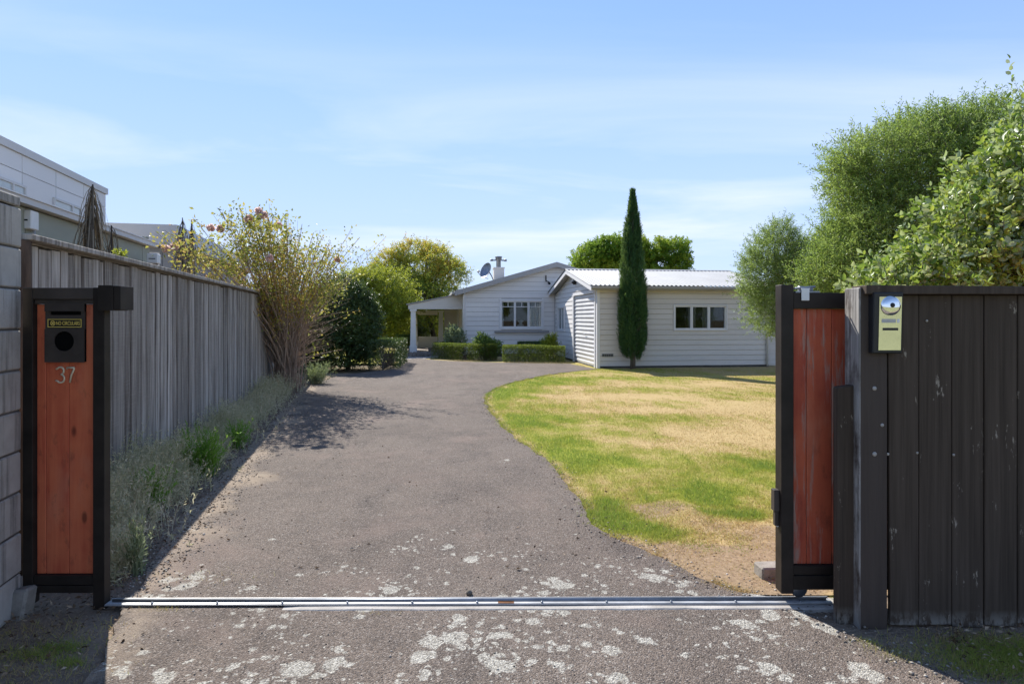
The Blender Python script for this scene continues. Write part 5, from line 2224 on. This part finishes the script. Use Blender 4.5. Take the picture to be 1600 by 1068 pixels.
# intercom on the dark fence
IC = empty('intercom', (1.78, RFY - .004, 0))
ix = lambda px: (px - 800) / 1000 * 2.94 - 1.78
iz = lambda py: CAM_H - (py - 497) / 1000 * 2.94
tag(IC, 'stainless intercom in a black housing on the dark fence', 'intercom')
q = MB()
q.hexa([(ix(1366), -.045, iz(552)), (ix(1412), -.045, iz(552)), (ix(1412), -.004, iz(552)), (ix(1366), -.004, iz(552)),
        (ix(1366), -.056, iz(457)), (ix(1412), -.056, iz(457)), (ix(1412), -.004, iz(457)), (ix(1366), -.004, iz(457))])
q.build('housing', M['black_plastic'], IC, .004)
dpt = lambda py: -.045 - (552 - py) / (552 - 457) * .011


def plate(name, px0_, px1_, py0_, py1_, out, mat):
    q = MB()
    q.hexa([(ix(px0_), dpt(py1_) - out, iz(py1_)), (ix(px1_), dpt(py1_) - out, iz(py1_)), (ix(px1_), dpt(py1_) - .0005, iz(py1_)), (ix(px0_), dpt(py1_) - .0005, iz(py1_)),
            (ix(px0_), dpt(py0_) - out, iz(py0_)), (ix(px1_), dpt(py0_) - out, iz(py0_)), (ix(px1_), dpt(py0_) - .0005, iz(py0_)), (ix(px0_), dpt(py0_) - .0005, iz(py0_))])
    return q.build(name, mat, IC)


plate('face_plate', 1374, 1409, 463.5, 547, .003, M['stainless'])
plate('speaker_grille', 1378, 1400, 498, 504, .0040, M['galv'])
plate('call_button', 1380, 1404, 512, 516, .0046, M['black_plastic'])
plate('button_light', 1402, 1406, 498, 504, .0040, M['white_plastic'])
q = MB()
mt = Matrix.Translation((ix(1391.5), dpt(477) - .0035, iz(477))) @ Matrix.Rotation(R(90 - 5), 4, 'X')
q.lathe([(.046, -.001), (.044, .004), (.034, .010), (.018, .014), (.0001, .015)], 22, mt)
q.build('camera_dome', M['stainless'], IC)
q = MB()
q.lathe([(.011, .0142), (.010, .018), (.0001, .019)], 14, mt)
q.build('camera_lens', M['black_plastic'], IC)

# ------------------------------------------------------------------ trees and plants
# cypress in front of the garage
r = np.random.default_rng(31)
CY = empty('cypress_tree', (3.46, 18.35, 0))
tag(CY, 'tall narrow dark green cypress in front of the garage wall', 'tree')
npl, ntw = 430, 38
z0 = .20 + 4.5 * r.random(npl) ** 1.12
th0 = r.uniform(0, 2 * math.pi, npl)
cyp = lambda zz: np.interp((zz - .28) / 4.84, [0, .03, .12, .25, .40, .55, .70, .82, .93, 1.0], [.16, .25, .335, .36, .34, .295, .23, .15, .065, .005])
lp = np.minimum(r.uniform(.45, .95, npl), 5.06 - z0)
tipr = cyp(np.minimum(z0 + lp * .8, 5.1)) * r.uniform(.86, 1.10, npl)
inr = np.where(z0 < .8, .85, .45)
bas = np.stack([np.cos(th0) * cyp(z0 + .12) * inr, np.sin(th0) * cyp(z0 + .12) * inr, z0], 1)
th1 = th0 + r.normal(size=npl) * .12
tip = np.stack([np.cos(th1) * tipr, np.sin(th1) * tipr, z0 + lp], 1)
pi_ = np.repeat(np.arange(npl), ntw)
n = npl * ntw
fz = r.random(n) ** .8
bow = np.sin(fz * math.pi * .5)
P = bas[pi_].copy()
P[:, :2] += (tip - bas)[pi_][:, :2] * bow[:, None]
P[:, 2] += (tip - bas)[pi_][:, 2] * fz
wid_ = .085 * np.sin(np.clip(fz * .9 + .12, 0, 1) * math.pi) ** .8 * np.minimum(1, cyp(np.clip(P[:, 2], .3, 5.1)) / .2)
ang = r.uniform(0, 6.28, n)
P += np.stack([np.cos(ang) * wid_, np.sin(ang) * wid_, r.normal(size=n) * .02], 1) * (r.random(n) ** .4)[:, None]
D = norm(norm((tip - bas)[pi_]) + np.stack([np.cos(ang), np.sin(ang), ang * 0], 1) * .22 + r.normal(size=(n, 3)) * .18)
per = 7
ti = np.repeat(np.arange(n), per)
f = np.tile(np.arange(per), n) / per
A = norm(np.cross(D, norm(r.normal(size=(n, 3)))))
sd_ = A[ti] * np.where(np.tile(np.arange(per), n) % 2, 1, -1)[:, None]
LP = P[ti] + D[ti] * (f * .10)[:, None]
LD = norm(D[ti] + sd_ * .6 + r.normal(size=(n * per, 3)) * .2)
V, T, idx = leaves(LP, LD, .045 * r.uniform(.7, 1.3, n * per), .014, r, .2)
tone = np.clip(.30 + .30 * fz + (.20 * r.normal(size=npl))[pi_] + .10 * r.normal(size=n), 0, 1)
np_mesh('crown', V, T, {'rnd': r.random(n * per)[idx], 'tone': tone[ti][idx]}, M['leaf_cypress'], CY)
mb = MB()
mb.tube([(0, 0, -.1), (.01, 0, .4), (.0, .01, 2), (0, 0, 4.6)], [.085, .07, .05, .01], 9)
for k in range(90):
    a = r.uniform(0, 6.28)
    z0 = r.uniform(.3, 4.0)
    l = np.interp((z0 + .5 - .28) / 4.84, [0, .25, .55, .82, 1], [.24, .34, .27, .14, .02])
    mb.tube([(0, 0, z0), (math.cos(a) * l * .6, math.sin(a) * l * .6, z0 + .22), (math.cos(a) * l, math.sin(a) * l, z0 + .7)], [.014, .010, .003], 4, False)
mb.build('trunk', M['bark'], CY)

# broad tree behind the garage
Yt = 40
c = lambda px, py, y=Yt: tuple(at(px, py, y))
lob = [(c(925, 405), (1.05, 1.1, .85)), (c(948, 392), (1.0, 1.1, .75)), (c(985, 398), (1.3, 1.2, 1.0)), (c(1020, 390), (1.0, 1.0, .60)), (c(1050, 393), (1.0, 1.0, .65)), (c(1062, 412), (.65, .9, .45)),
       (c(935, 425), (1.4, 1.2, .8)), (c(985, 428), (1.6, 1.3, .9)), (c(1030, 432), (1.2, 1.2, .45))]
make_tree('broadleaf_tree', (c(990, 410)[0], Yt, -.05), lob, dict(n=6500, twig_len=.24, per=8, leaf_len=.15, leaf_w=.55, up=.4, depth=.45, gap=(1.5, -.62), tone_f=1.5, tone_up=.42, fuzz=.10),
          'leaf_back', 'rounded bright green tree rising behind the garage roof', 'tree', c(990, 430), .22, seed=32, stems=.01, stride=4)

# autumn tree behind the porch
Yt = 36
lob = [(c(655, 420, Yt), (1.7, 1.6, 1.25)), (c(628, 440, Yt), (1.5, 1.5, 1.3)), (c(690, 440, Yt), (1.35, 1.5, 1.1)), (c(610, 412, Yt), (.8, .9, .55)), (c(662, 462, Yt), (2.2, 1.8, 1.5)), (c(648, 396, Yt), (1.0, 1.0, .55)),
       (c(680, 405, Yt), (.9, .9, .6)), (c(708, 425, Yt), (.7, .8, .5)), (c(690, 500, Yt), (1.9, 1.4, .8))]
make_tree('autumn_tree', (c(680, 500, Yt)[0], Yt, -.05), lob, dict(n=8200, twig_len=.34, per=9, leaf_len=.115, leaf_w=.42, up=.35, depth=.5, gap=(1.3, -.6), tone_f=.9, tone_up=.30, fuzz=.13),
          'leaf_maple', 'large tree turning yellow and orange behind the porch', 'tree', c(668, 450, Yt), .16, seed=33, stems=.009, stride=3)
Yt = 27
lob = [(c(600, 452, Yt), (.95, .9, .75)), (c(575, 440, Yt), (.6, .7, .45)), (c(612, 478, Yt), (.85, .9, .8)), (c(580, 480, Yt), (1.0, .9, .9)), (c(555, 445, Yt), (.7, .7, .5)), (c(598, 505, Yt), (1.0, .8, .7))]
make_tree('young_tree', (c(596, 500, Yt)[0], Yt, -.05), lob, dict(n=4200, twig_len=.28, per=9, leaf_len=.095, leaf_w=.42, up=.3, depth=.5, gap=(1.8, -.6), tone_f=1.2, tone_up=.3, fuzz=.13),
          'leaf_yellowgreen', 'smaller yellow green tree between the dark bush and the autumn tree', 'tree', c(596, 470, Yt), .08, seed=34, stems=.007)

# dark rounded camellia by the drive
Yt = 18.6
bx_ = c(543, 500, Yt)
lob = [(c(535, 500, Yt), (1.0, 1.0, 1.0)), (c(512, 520, Yt), (.75, .8, .85)), (c(562, 495, Yt), (.50, .7, .8)), (c(540, 468, Yt), (.7, .8, .62)), (c(525, 545, Yt), (1.0, .9, .55)), (c(562, 530, Yt), (.4, .6, .5))]
make_tree('camellia_bush', (bx_[0], Yt, 0), lob, dict(n=7000, twig_len=.16, per=9, leaf_len=.065, leaf_w=.5, up=.15, depth=.4, tone_f=2.0, tone_up=.15, floor=.12, fuzz=.07),
          'leaf_camellia', 'dark rounded glossy bush at the end of the fence', 'bush', c(545, 505, Yt), .06, seed=35, stems=.005, stride=4)

hedge('clipped_hedge', (-3.62, 17.85), (-3.85, 21.0), .80, .80, 'dark clipped hedge at the foot of the rounded bush', 'hedge', 15000, .034, 'leaf_camellia', 36, 'clipped hedges round the forecourt')
hedge('clipped_hedge', (-4.65, 25.6), (-4.0, 25.8), .8, .78, 'small square hedge at the left of the porch', 'hedge', 7000, .036, 'leaf_hedge', 37, 'clipped hedges round the forecourt')
h0 = G(683, 560)
hedge('clipped_hedge', (h0[0], h0[1] + .25), (G(776, 562)[0], G(776, 563)[1] + .25), .6, .56, 'low box hedge below the porch corner, left of the gap', 'hedge', 15000, .032, 'leaf_hedge', 38,
      'clipped hedges round the forecourt', arc=[(G(730, 563)[0], G(730, 563)[1] + .22)])
hedge('clipped_hedge', (G(786, 564)[0], G(786, 565.5)[1] + .28), (G(884, 566)[0], G(884, 566)[1] + .28), .6, .53, 'low box hedge beside the garage door, right of the gap', 'hedge', 15000, .032, 'leaf_hedge', 39,
      'clipped hedges round the forecourt')
hedge('clipped_hedge', (.2, 22.8), (1.35, 22.7), .5, .60, 'dark strip of hedge under the house window', 'hedge', 7000, .034, 'leaf_camellia', 40, 'clipped hedges round the forecourt')

kw = dict(n=420, twig_len=.16, per=8, leaf_len=.07, leaf_w=.45, up=.5, depth=.6, tone_f=3)
p = c(757, 545, 22.4)
shrub('garden_shrub', (p[0], p[1], 0), [((p[0], p[1], .42), (.33, .3, .32)), ((p[0] - .12, p[1], .66), (.14, .14, .22)), ((p[0] + .3, p[1], .38), (.25, .25, .25))], dict(kw, n=700), 'leaf_shrub', 'dark leafy shrub in the gap of the hedges', 'shrub', 41)
p = c(711, 527, 23.6)
sh = shrub('flowering_shrub', (p[0], p[1], 0), [((p[0], p[1], .55), (.33, .3, .45)), ((p[0] - .05, p[1], .85), (.25, .22, .25))], dict(kw, n=650), 'leaf_silver', 'pale flowering shrub against the house corner', 'shrub', 42)
p = c(858, 535, 22.2)
shrub('garden_shrub', (p[0], p[1], 0), [((p[0], p[1], .45), (.26, .2, .24)), ((p[0] + .08, p[1], .68), (.10, .1, .16))], dict(kw, n=380), 'leaf_yellowgreen', 'bright leafy plant behind the hedge beside the garage', 'shrub', 43)
for i, (px, py, yy, rx_, rz_, mt_, lab) in enumerate([(590, 515, 34, 1.6, .9, 'leaf_yellowgreen', 'sunlit low bush below the young tree'), (628, 520, 36, 1.4, .8, 'leaf_silver', 'pale low bush left of the square hedge'),
                                                     (545, 490, 42, 3.2, 2.0, 'leaf_shrub', 'distant green bush behind the dark rounded bush'), (640, 490, 46, 3.6, 1.7, 'leaf_shrub', 'distant green bush beyond the porch'),
                                                     (700, 500, 44, 2.6, 1.4, 'leaf_yellowgreen', 'distant bush seen through the porch'), (470, 490, 48, 3.4, 1.8, 'leaf_shrub', 'distant bush beyond the far end of the fence')]):
    p = c(px, py, yy)
    shrub('garden_bush', (p[0], p[1], 0), [((p[0], p[1], rz_), (rx_, 1.0, rz_)), ((p[0] + rx_ * .4, p[1], rz_ * 1.2), (rx_ * .5, .8, rz_ * .7))], dict(kw, n=1500, leaf_len=.16, twig_len=.35), mt_, lab, 'bush', 50 + i, 'bushes at the back of the garden')

# climbing rose by the fence
r = np.random.default_rng(61)
RB = Vector((-4.62, 13.0, 0))
RO = empty('rose_bush', RB)
tag(RO, 'tall leggy rose bush with bare stems and fading blooms against the fence', 'rose bush')
mb = MB()
tips = []
crown_c = [(c(345, 395, 10.3), .50, .30), (c(300, 385, 10.0), .42, .25), (c(400, 350, 10.4), .50, .28), (c(430, 375, 11.0), .68, .45), (c(470, 385, 12.0), .75, .5), (c(510, 390, 12.6), .7, .35), (c(525, 415, 12.6), .5, .35),
           (c(420, 335, 10.6), .2, .10), (c(450, 415, 11.8), .7, .33), (c(500, 430, 12.4), .7, .35), (c(380, 375, 10.4), .5, .32), (c(375, 340, 10.3), .28, .14)]
wts = np.array([1.6, 1.5, 1.5, 1.5, 1.6, 1.3, 1.1, .4, .8, .9, 1.5, .7])
wts /= wts.sum()
for k in range(330):
    a, b_ = r.normal() * .12, r.normal() * .10
    base = Vector((a, b_, 0))
    ci = r.choice(len(crown_c), p=wts)
    cc, sx_, sz_ = crown_c[ci]
    tip = Vector(cc) - RB + Vector((r.normal() * sx_ * .55, r.normal() * .35, r.normal() * sz_ * .6))
    waist = Vector((a * 1.15 + r.normal() * .05, b_ * 1.1 + r.normal() * .05, r.uniform(.7, 1.25)))
    m_ = waist.lerp(tip, .5) + Vector((0, 0, .12)) + Vector(r.normal(size=3)) * .08
    P = []
    for s in range(7):
        t = s / 6
        P.append(base * (1 - t) ** 3 + waist * 3 * t * (1 - t) ** 2 + m_ * 3 * t * t * (1 - t) + tip * t ** 3 + Vector(r.normal(size=3)) * .012)
    r0 = r.choice([.004, .006, .011, .016], p=[.45, .35, .14, .06])
    mb.tube(P, [r0 * (1 - .8 * s / 6) + .0012 for s in range(7)], 4, False)
    tips.append((P[-1], P[-1] - P[-2]))
    for q_ in range(2):     # side shoots
        s = r.integers(3, 6)
        e = P[s] + Vector(r.normal(size=3)) * .16 + Vector((0, 0, .08))
        mb.tube([P[s], P[s].lerp(e, .5) + Vector((0, 0, .02)), e], [.003, .0025, .0012], 3, False)
        tips.append((e, e - P[s]))
# low bare twigs spraying to the right and down
for k in range(260):
    base = Vector((r.normal() * .13, r.normal() * .1, r.uniform(.3, 1.5)))
    ang = r.normal() * .5
    L_ = r.uniform(.3, 1.35)
    e = base + Vector((math.cos(ang) * L_ * (.95 if r.random() < .75 else -.35), math.sin(ang) * L_ * .4, L_ * r.uniform(.25, .8)))
    mb.tube([base, base.lerp(e, .5) + Vector((0, 0, .08)), e], [.004, .003, .0012], 3, False)
    if r.random() < .45:
        tips.append((e, e - base))
mb.build('stems', M['bark_rose'], RO)
TP = np.array([t[0][:] for t in tips])
TD = norm(np.array([t[1][:] for t in tips]))
lf = (TP[:, 2] > 1.55) | (r.random(len(TP)) < .10)
TP, TD = TP[lf], TD[lf]
per = 12
ti = np.repeat(np.arange(len(TP)), per)
LP = TP[ti] - TD[ti] * (r.random(len(ti)) * .38)[:, None] + r.normal(size=(len(ti), 3)) * .06
LD = norm(TD[ti] * .4 + r.normal(size=(len(ti), 3)) + np.array([0, 0, -.15]))
LL = .066 * r.uniform(.6, 1.3, len(ti))
V, T, idx = leaves(LP, LD, LL, LL * .55, r, .2)
tone = np.clip(.56 + .32 * PN(r, 1.6)(TP) + .15 * r.normal(size=len(TP)), 0, 1)[ti]
np_mesh('foliage', V, T, {'rnd': r.random(len(ti))[idx], 'tone': tone[idx]}, M['leaf_rose'], RO)
for (px, py) in ((329, 356), (344, 357), (388, 342), (404, 330), (421, 403), (272, 385), (258, 388), (412, 336), (527, 405), (436, 352)):
    p = at(px, py, 10.2 if px < 425 else 12.3) - RB
    q_ = r.normal(size=(60, 3))
    q_ = norm(q_)
    V, T, idx = leaves(np.tile(np.array(p[:]), (60, 1)) + q_ * .02, q_ + r.normal(size=(60, 3)) * .5, .055, .05, r, .35, 'oval')
    rr = r.random(60)
    np_mesh('bloom', V, T, {'rnd': rr[idx], 'tone': rr[idx]}, M['petal'], RO)

# olives and feijoa on the right
Yt = 15.2
lob = [(c(1212, 395, Yt), (.55, .6, .55)), (c(1195, 430, Yt), (.55, .7, .6)), (c(1240, 440, Yt), (.85, .8, .75)), (c(1215, 480, Yt), (.62, .7, .55)), (c(1220, 372, Yt), (.28, .3, .36)), (c(1275, 420, Yt), (.7, .8, .6)),
       (c(1235, 505, Yt), (.42, .5, .35)), (c(1285, 480, Yt), (.8, .8, .8)), (c(1310, 425, Yt), (.6, .7, .55)), (c(1300, 385, Yt), (.35, .5, .3))]
make_tree('olive_tree', (c(1250, 500, Yt)[0], Yt, 0), lob, dict(n=7600, twig_len=.26, per=13, leaf_len=.064, leaf_w=.25, up=.45, depth=.6, gap=(1.6, -1.3), tone_f=1.8, tone_up=.25, spread=.8, fuzz=.09),
          'leaf_olive_small', 'small silvery olive tree by the right end of the garage', 'tree', c(1248, 440, Yt), .07, seed=71, stems=.0045, stride=2)
Yt = 10.5
lob = [(c(1400, 260, Yt), (.95, 1.0, .6)), (c(1360, 300, Yt), (.62, .8, .62)), (c(1440, 300, Yt), (1.2, 1.1, 1.0)), (c(1480, 235, Yt), (.8, .9, .55)), (c(1380, 360, Yt), (.75, .9, .7)), (c(1450, 380, Yt), (1.3, 1.1, 1.0)),
       (c(1340, 390, Yt), (.45, .7, .55)), (c(1330, 260, Yt), (.26, .5, .24)), (c(1545, 280, Yt), (1.0, 1.0, 1.0)), (c(1330, 440, Yt), (.5, .8, .5)), (c(1420, 450, Yt), (1.3, 1.0, .6)), (c(1530, 200, Yt), (.5, .6, .3)),
       (c(1440, 205, Yt), (.35, .5, .2)), (c(1306, 408, Yt), (.36, .5, .32)), (c(1288, 440, Yt), (.38, .5, .25))]
make_tree('olive_tree', (c(1460, 450, Yt)[0], Yt, 0), lob, dict(n=17500, twig_len=.26, per=13, leaf_len=.062, leaf_w=.25, up=.45, depth=.62, gap=(1.7, -.7), tone_f=1.6, tone_up=.25, spread=.8, fuzz=.13),
          'leaf_olive', 'large dense olive tree behind the feijoa on the right', 'tree', c(1455, 350, Yt), .08, seed=72, stems=.0045, stride=2, per=2)
Yt = 5.4
lob = [(c(1580, 330, Yt), (.48, .6, .48)), (c(1530, 380, Yt), (.50, .6, .36)), (c(1470, 420, Yt), (.38, .5, .20)), (c(1618, 258, Yt), (.30, .45, .36)), (c(1640, 330, Yt), (.6, .6, .7)), (c(1512, 345, Yt), (.16, .3, .12)),
       (c(1560, 280, Yt), (.14, .3, .16)), (c(1420, 440, Yt), (.26, .45, .11)), (c(1590, 430, Yt), (.7, .6, .35)), (c(1365, 450, Yt), (.16, .35, .07)), (c(1510, 455, Yt), (.7, .6, .3))]
make_tree('feijoa_tree', (c(1600, 450, Yt)[0], Yt, 0), lob, dict(n=2500, twig_len=.17, per=11, leaf_len=.058, leaf_w=.56, up=.45, depth=.6, gap=(3.0, -.6), tone_f=2.5, tone_up=.12, spread=.9, shape='oval'),
          'leaf_feijoa', 'broad leaved feijoa bush rising above the dark fence at the right edge', 'tree', c(1600, 330, Yt), .07, seed=73, stems=.004, stride=1)
FJ = bpy.data.objects['feijoa_tree']
r = np.random.default_rng(74)
for (px0_, py0_, px1_, py1_) in ((1592, 260, 1578, 92), (1590, 230, 1570, 150), (1604, 220, 1598, 130), (1585, 270, 1560, 200)):
    a, b_ = at(px0_, py0_, 5.3) - FJ.location, at(px1_, py1_, 5.25) - FJ.location
    n = 26 if py1_ < 100 else 18
    f = np.linspace(.1, 1, n)
    LP = np.array(a[:])[None] * (1 - f)[:, None] + np.array(b_[:])[None] * f[:, None]
    d = np.array((b_ - a).normalized()[:])
    th = np.arange(n) * 1.9
    LD = d[None] * .75 + np.stack([np.cos(th), np.sin(th), th * 0], 1) * .8
    V, T, idx = leaves(LP, LD, .055 * r.uniform(.8, 1.2, n), .031, r, .2, 'oval')
    np_mesh('shoot', V, T, {'rnd': r.random(n)[idx], 'tone': np.full(len(idx), .45)}, M['leaf_feijoa'], FJ)

# lancewoods beyond the fence: a thin stem with long hanging leaves
for i, (px, py, yy, n, Lm, sp, lab) in enumerate([(145, 288, 7.0, 130, .66, .21, 'tallest drooping brown lancewood in front of the white building'), (174, 352, 7.9, 46, .50, .13, 'short lancewood right of the tallest one, just over the fence'),
                                                 (285, 340, 11.5, 75, .78, .20, 'left of the twin lancewoods beside the rose crown'), (299, 343, 11.9, 70, .78, .18, 'right of the twin lancewoods beside the rose crown')]):
    r = np.random.default_rng(80 + i)
    p = at(px, py, yy)
    LW = empty('lancewood', (p.x, p.y, 0))
    tag(LW, lab, 'lancewood', 'lancewoods beyond the fence')
    b = MB()
    b.tube([(0, 0, -.05), (.02, 0, p.z * .5), (0, 0, p.z)], [.022, .016, .008], 7)
    b.build('trunk', M['bark_dead'], LW)
    Vs, Ts, k0 = [], [], 0
    for k in range(n):
        a = r.uniform(0, 6.28)
        z0 = p.z - r.random() ** 1.2 * .75
        L_ = Lm * r.uniform(.6, 1.2)
        out = sp * r.uniform(.5, 1.5) * (.5 + .6 * (p.z - z0))
        dirx, diry = math.cos(a), math.sin(a)
        w_ = .0055 * r.uniform(.7, 1.4)
        pts = []
        for s in range(5):
            t = s / 4
            rr_ = out * (1 - (1 - t) ** 2)
            pts.append(np.array([dirx * rr_, diry * rr_, z0 + .02 * math.sin(t * 3) - L_ * t ** 1.25]))
        for s, q_ in enumerate(pts):
            ww = w_ * (1 if s < 4 else .3)
            Vs += [q_ + np.array([-diry, dirx, 0]) * ww, q_ - np.array([-diry, dirx, 0]) * ww]
        for s in range(4):
            e = k0 + s * 2
            Ts += [(e, e + 1, e + 3), (e, e + 3, e + 2)]
        k0 += 10
    rr = np.repeat(r.random(n), 8)
    np_mesh('foliage', np.array(Vs), np.array(Ts), {'rnd': rr, 'tone': rr}, M['spear'], LW)
p = at(184, 395, 6.9)
shrub('creeper', (p.x, p.y, 0), [((p.x, p.y, p.z), (.05, .05, .03)), ((p.x + .05, p.y, p.z - .03), (.04, .04, .03))], dict(n=26, twig_len=.04, per=6, leaf_len=.032, leaf_w=.5, up=.4, depth=.8), 'leaf_yellowgreen',
      'bright yellow green plant peeping over the fence top', 'plant', 90)

# ------------------------------------------------------------------ weeds along the fence
r = np.random.default_rng(95)
n = 10000
Yw = 3.45 * (14.4 / 3.45) ** r.random(n)
pnw = PN(r, 1.4)
dens = .62 + .3 * pnw(np.stack([Yw * 0, Yw, Yw * 0], 1))
Xw = fence_x(Yw) + .06 + np.abs(r.normal(size=n)) * .21
Xw = np.where(Yw < 3.9, fence_x(Yw) + .5 + r.normal(size=n) * .06, Xw)
hm = np.interp(Yw, [3.4, 4.2, 5.2, 7, 9, 12, 14.4], [.22, .38, .50, .46, .42, .38, .40]) * r.uniform(.35, 1.2, n) * (1 - .7 * (Xw - fence_x(Yw))) * (.6 + dens * .6)
hm *= .75 + .5 * np.clip(PN(r, 7.0)(np.stack([Xw, Yw, Yw * 0], 1)), -1, 1)
ok = hm > .05
Xw, Yw, hm = Xw[ok], Yw[ok], hm[ok]
n = len(Xw)
az = r.uniform(0, 6.28, n)
ln = r.uniform(.1, .75, n) * hm
tipd = np.stack([np.cos(az) * ln + .10 * hm, np.sin(az) * ln, hm], 1)
seg = 4
base = np.stack([Xw, Yw, np.full(n, -.02)], 1)
wst = .0016 + .00012 * Yw
sidev = norm(np.stack([-np.sin(az) + .2, np.cos(az), az * 0], 1))
Vs, rows_ = [], []
for s in range(seg + 1):
    t = s / seg
    q_ = base + tipd * np.array([t ** 1.7, t ** 1.7, 1])[None] * np.array([1, 1, t])[None]
    w_ = (wst * (1 - .8 * t))[:, None]
    Vs += [q_ + sidev * w_, q_ - sidev * w_]
V = np.stack(Vs, 1).reshape(-1, 3)
tri = []
for s in range(seg):
    e = s * 2
    tri += [(e, e + 1, e + 3), (e, e + 3, e + 2)]
T = (np.arange(n)[:, None, None] * (2 * seg + 2) + np.array(tri)[None]).reshape(-1, 3)
tw = np.clip(.5 + .3 * pnw(base * 1.4) + .15 * r.normal(size=n), 0, 1)
ra, ta_ = np.repeat(r.random(n), 2 * seg), np.repeat(tw, 2 * seg)
# small leaves and seed heads on the stalks
per = 13
ti = np.repeat(np.arange(n), per)
f = r.uniform(.15, 1.0, n * per)
LP = base[ti] + tipd[ti] * np.stack([f ** 1.7, f ** 1.7, f], 1)
LD = norm(r.normal(size=(n * per, 3)) + np.array([0, 0, .6]))
LL = r.uniform(.010, .034, n * per) * (1 + .05 * Yw[ti])
V2, T2, idx = leaves(LP, LD, LL, LL * .22, r, .2)
o = np_mesh('dry_weeds', np.concatenate([V, V2]), np.concatenate([T, T2 + len(V)]), {'rnd': np.concatenate([ra, r.random(n * per)[idx]]), 'tone': np.concatenate([ta_, tw[ti][idx]])}, M['weed_dry'])
o['kind'] = 'stuff'


def clump(name, x, y, n, h, sp, mat, label, cat, seed, leaf=.03, wr=.2, group=None, per=12):
    r = np.random.default_rng(seed)
    root = empty(name, (x, y, 0))
    tag(root, label, cat, group)
    az = r.uniform(0, 6.28, n)
    ln = r.random(n) ** .6 * sp
    hh_ = h * r.uniform(.5, 1.1, n)
    base = np.stack([r.normal(size=n) * sp * .25, r.normal(size=n) * sp * .25, np.full(n, -.01)], 1)
    tipd = np.stack([np.cos(az) * ln, np.sin(az) * ln, hh_], 1)
    mb_ = MB()
    for k in range(n):
        b_ = Vector(base[k])
        e = b_ + Vector(tipd[k])
        mb_.tube([b_, b_ + Vector((tipd[k][0] * .3, tipd[k][1] * .3, tipd[k][2] * .55)), e], [.003, .0022, .001], 3, False)
    mb_.build('stems', M[mat], root)
    ti = np.repeat(np.arange(n), per)
    f = r.uniform(.2, 1.0, n * per)
    LP = base[ti] + tipd[ti] * np.stack([f ** 1.5, f ** 1.5, f], 1)
    LD = norm(tipd[ti] * 1.2 + r.normal(size=(n * per, 3)) * .8 * h + np.array([0, 0, .2 * h]))
    LL = leaf * r.uniform(.6, 1.4, n * per)
    V, T, idx = leaves(LP, LD, LL, LL * wr, r, .2)
    np_mesh('foliage', V, T, {'rnd': r.random(n * per)[idx], 'tone': np.clip(.5 + .2 * r.normal(size=n), 0, 1)[ti][idx]}, M[mat], root)
    for ch in root.children:
        if ch.name.startswith('stems'):
            nf = len(ch.data.polygons)
            for k_, vv in (('rnd', .4), ('tone', .4)):
                a_ = ch.data.attributes.new(k_, 'FLOAT', 'FACE')
                a_.data.foreach_set('value', np.full(nf, vv, np.float32))
    return root


x, y = G(328, 738)
clump('green_weed', x - .02, y - .1, 130, .44, .22, 'weed_green', 'largest feathery green weed midway along the fence', 'weed', 101, .045, .16, 'green weeds by the fence', 16)
x, y = G(225, 805)
clump('green_weed', x + .0, y + .1, 70, .34, .17, 'weed_green', 'green weed among dry stalks near the letterbox panel', 'weed', 102, .038, .2, 'green weeds by the fence', 12)
x, y = G(370, 700)
clump('green_weed', x, y, 60, .30, .15, 'weed_green', 'small green weed right of the largest feathery one', 'weed', 103, .038, .2, 'green weeds by the fence', 12)
x, y = G(192, 900)
clump('green_weed', -2.12, 3.62, 50, .30, .07, 'leaf_silver', 'grey green weed at the foot of the letterbox panel', 'weed', 104, .03, .25, 'green weeds by the fence', 12)
x, y = G(495, 600)
clump('lavender_bush', x, y, 150, .46, .34, 'leaf_silver', 'pale spiky lavender bush at the end of the weeds', 'bush', 105, .07, .14, None, 14)
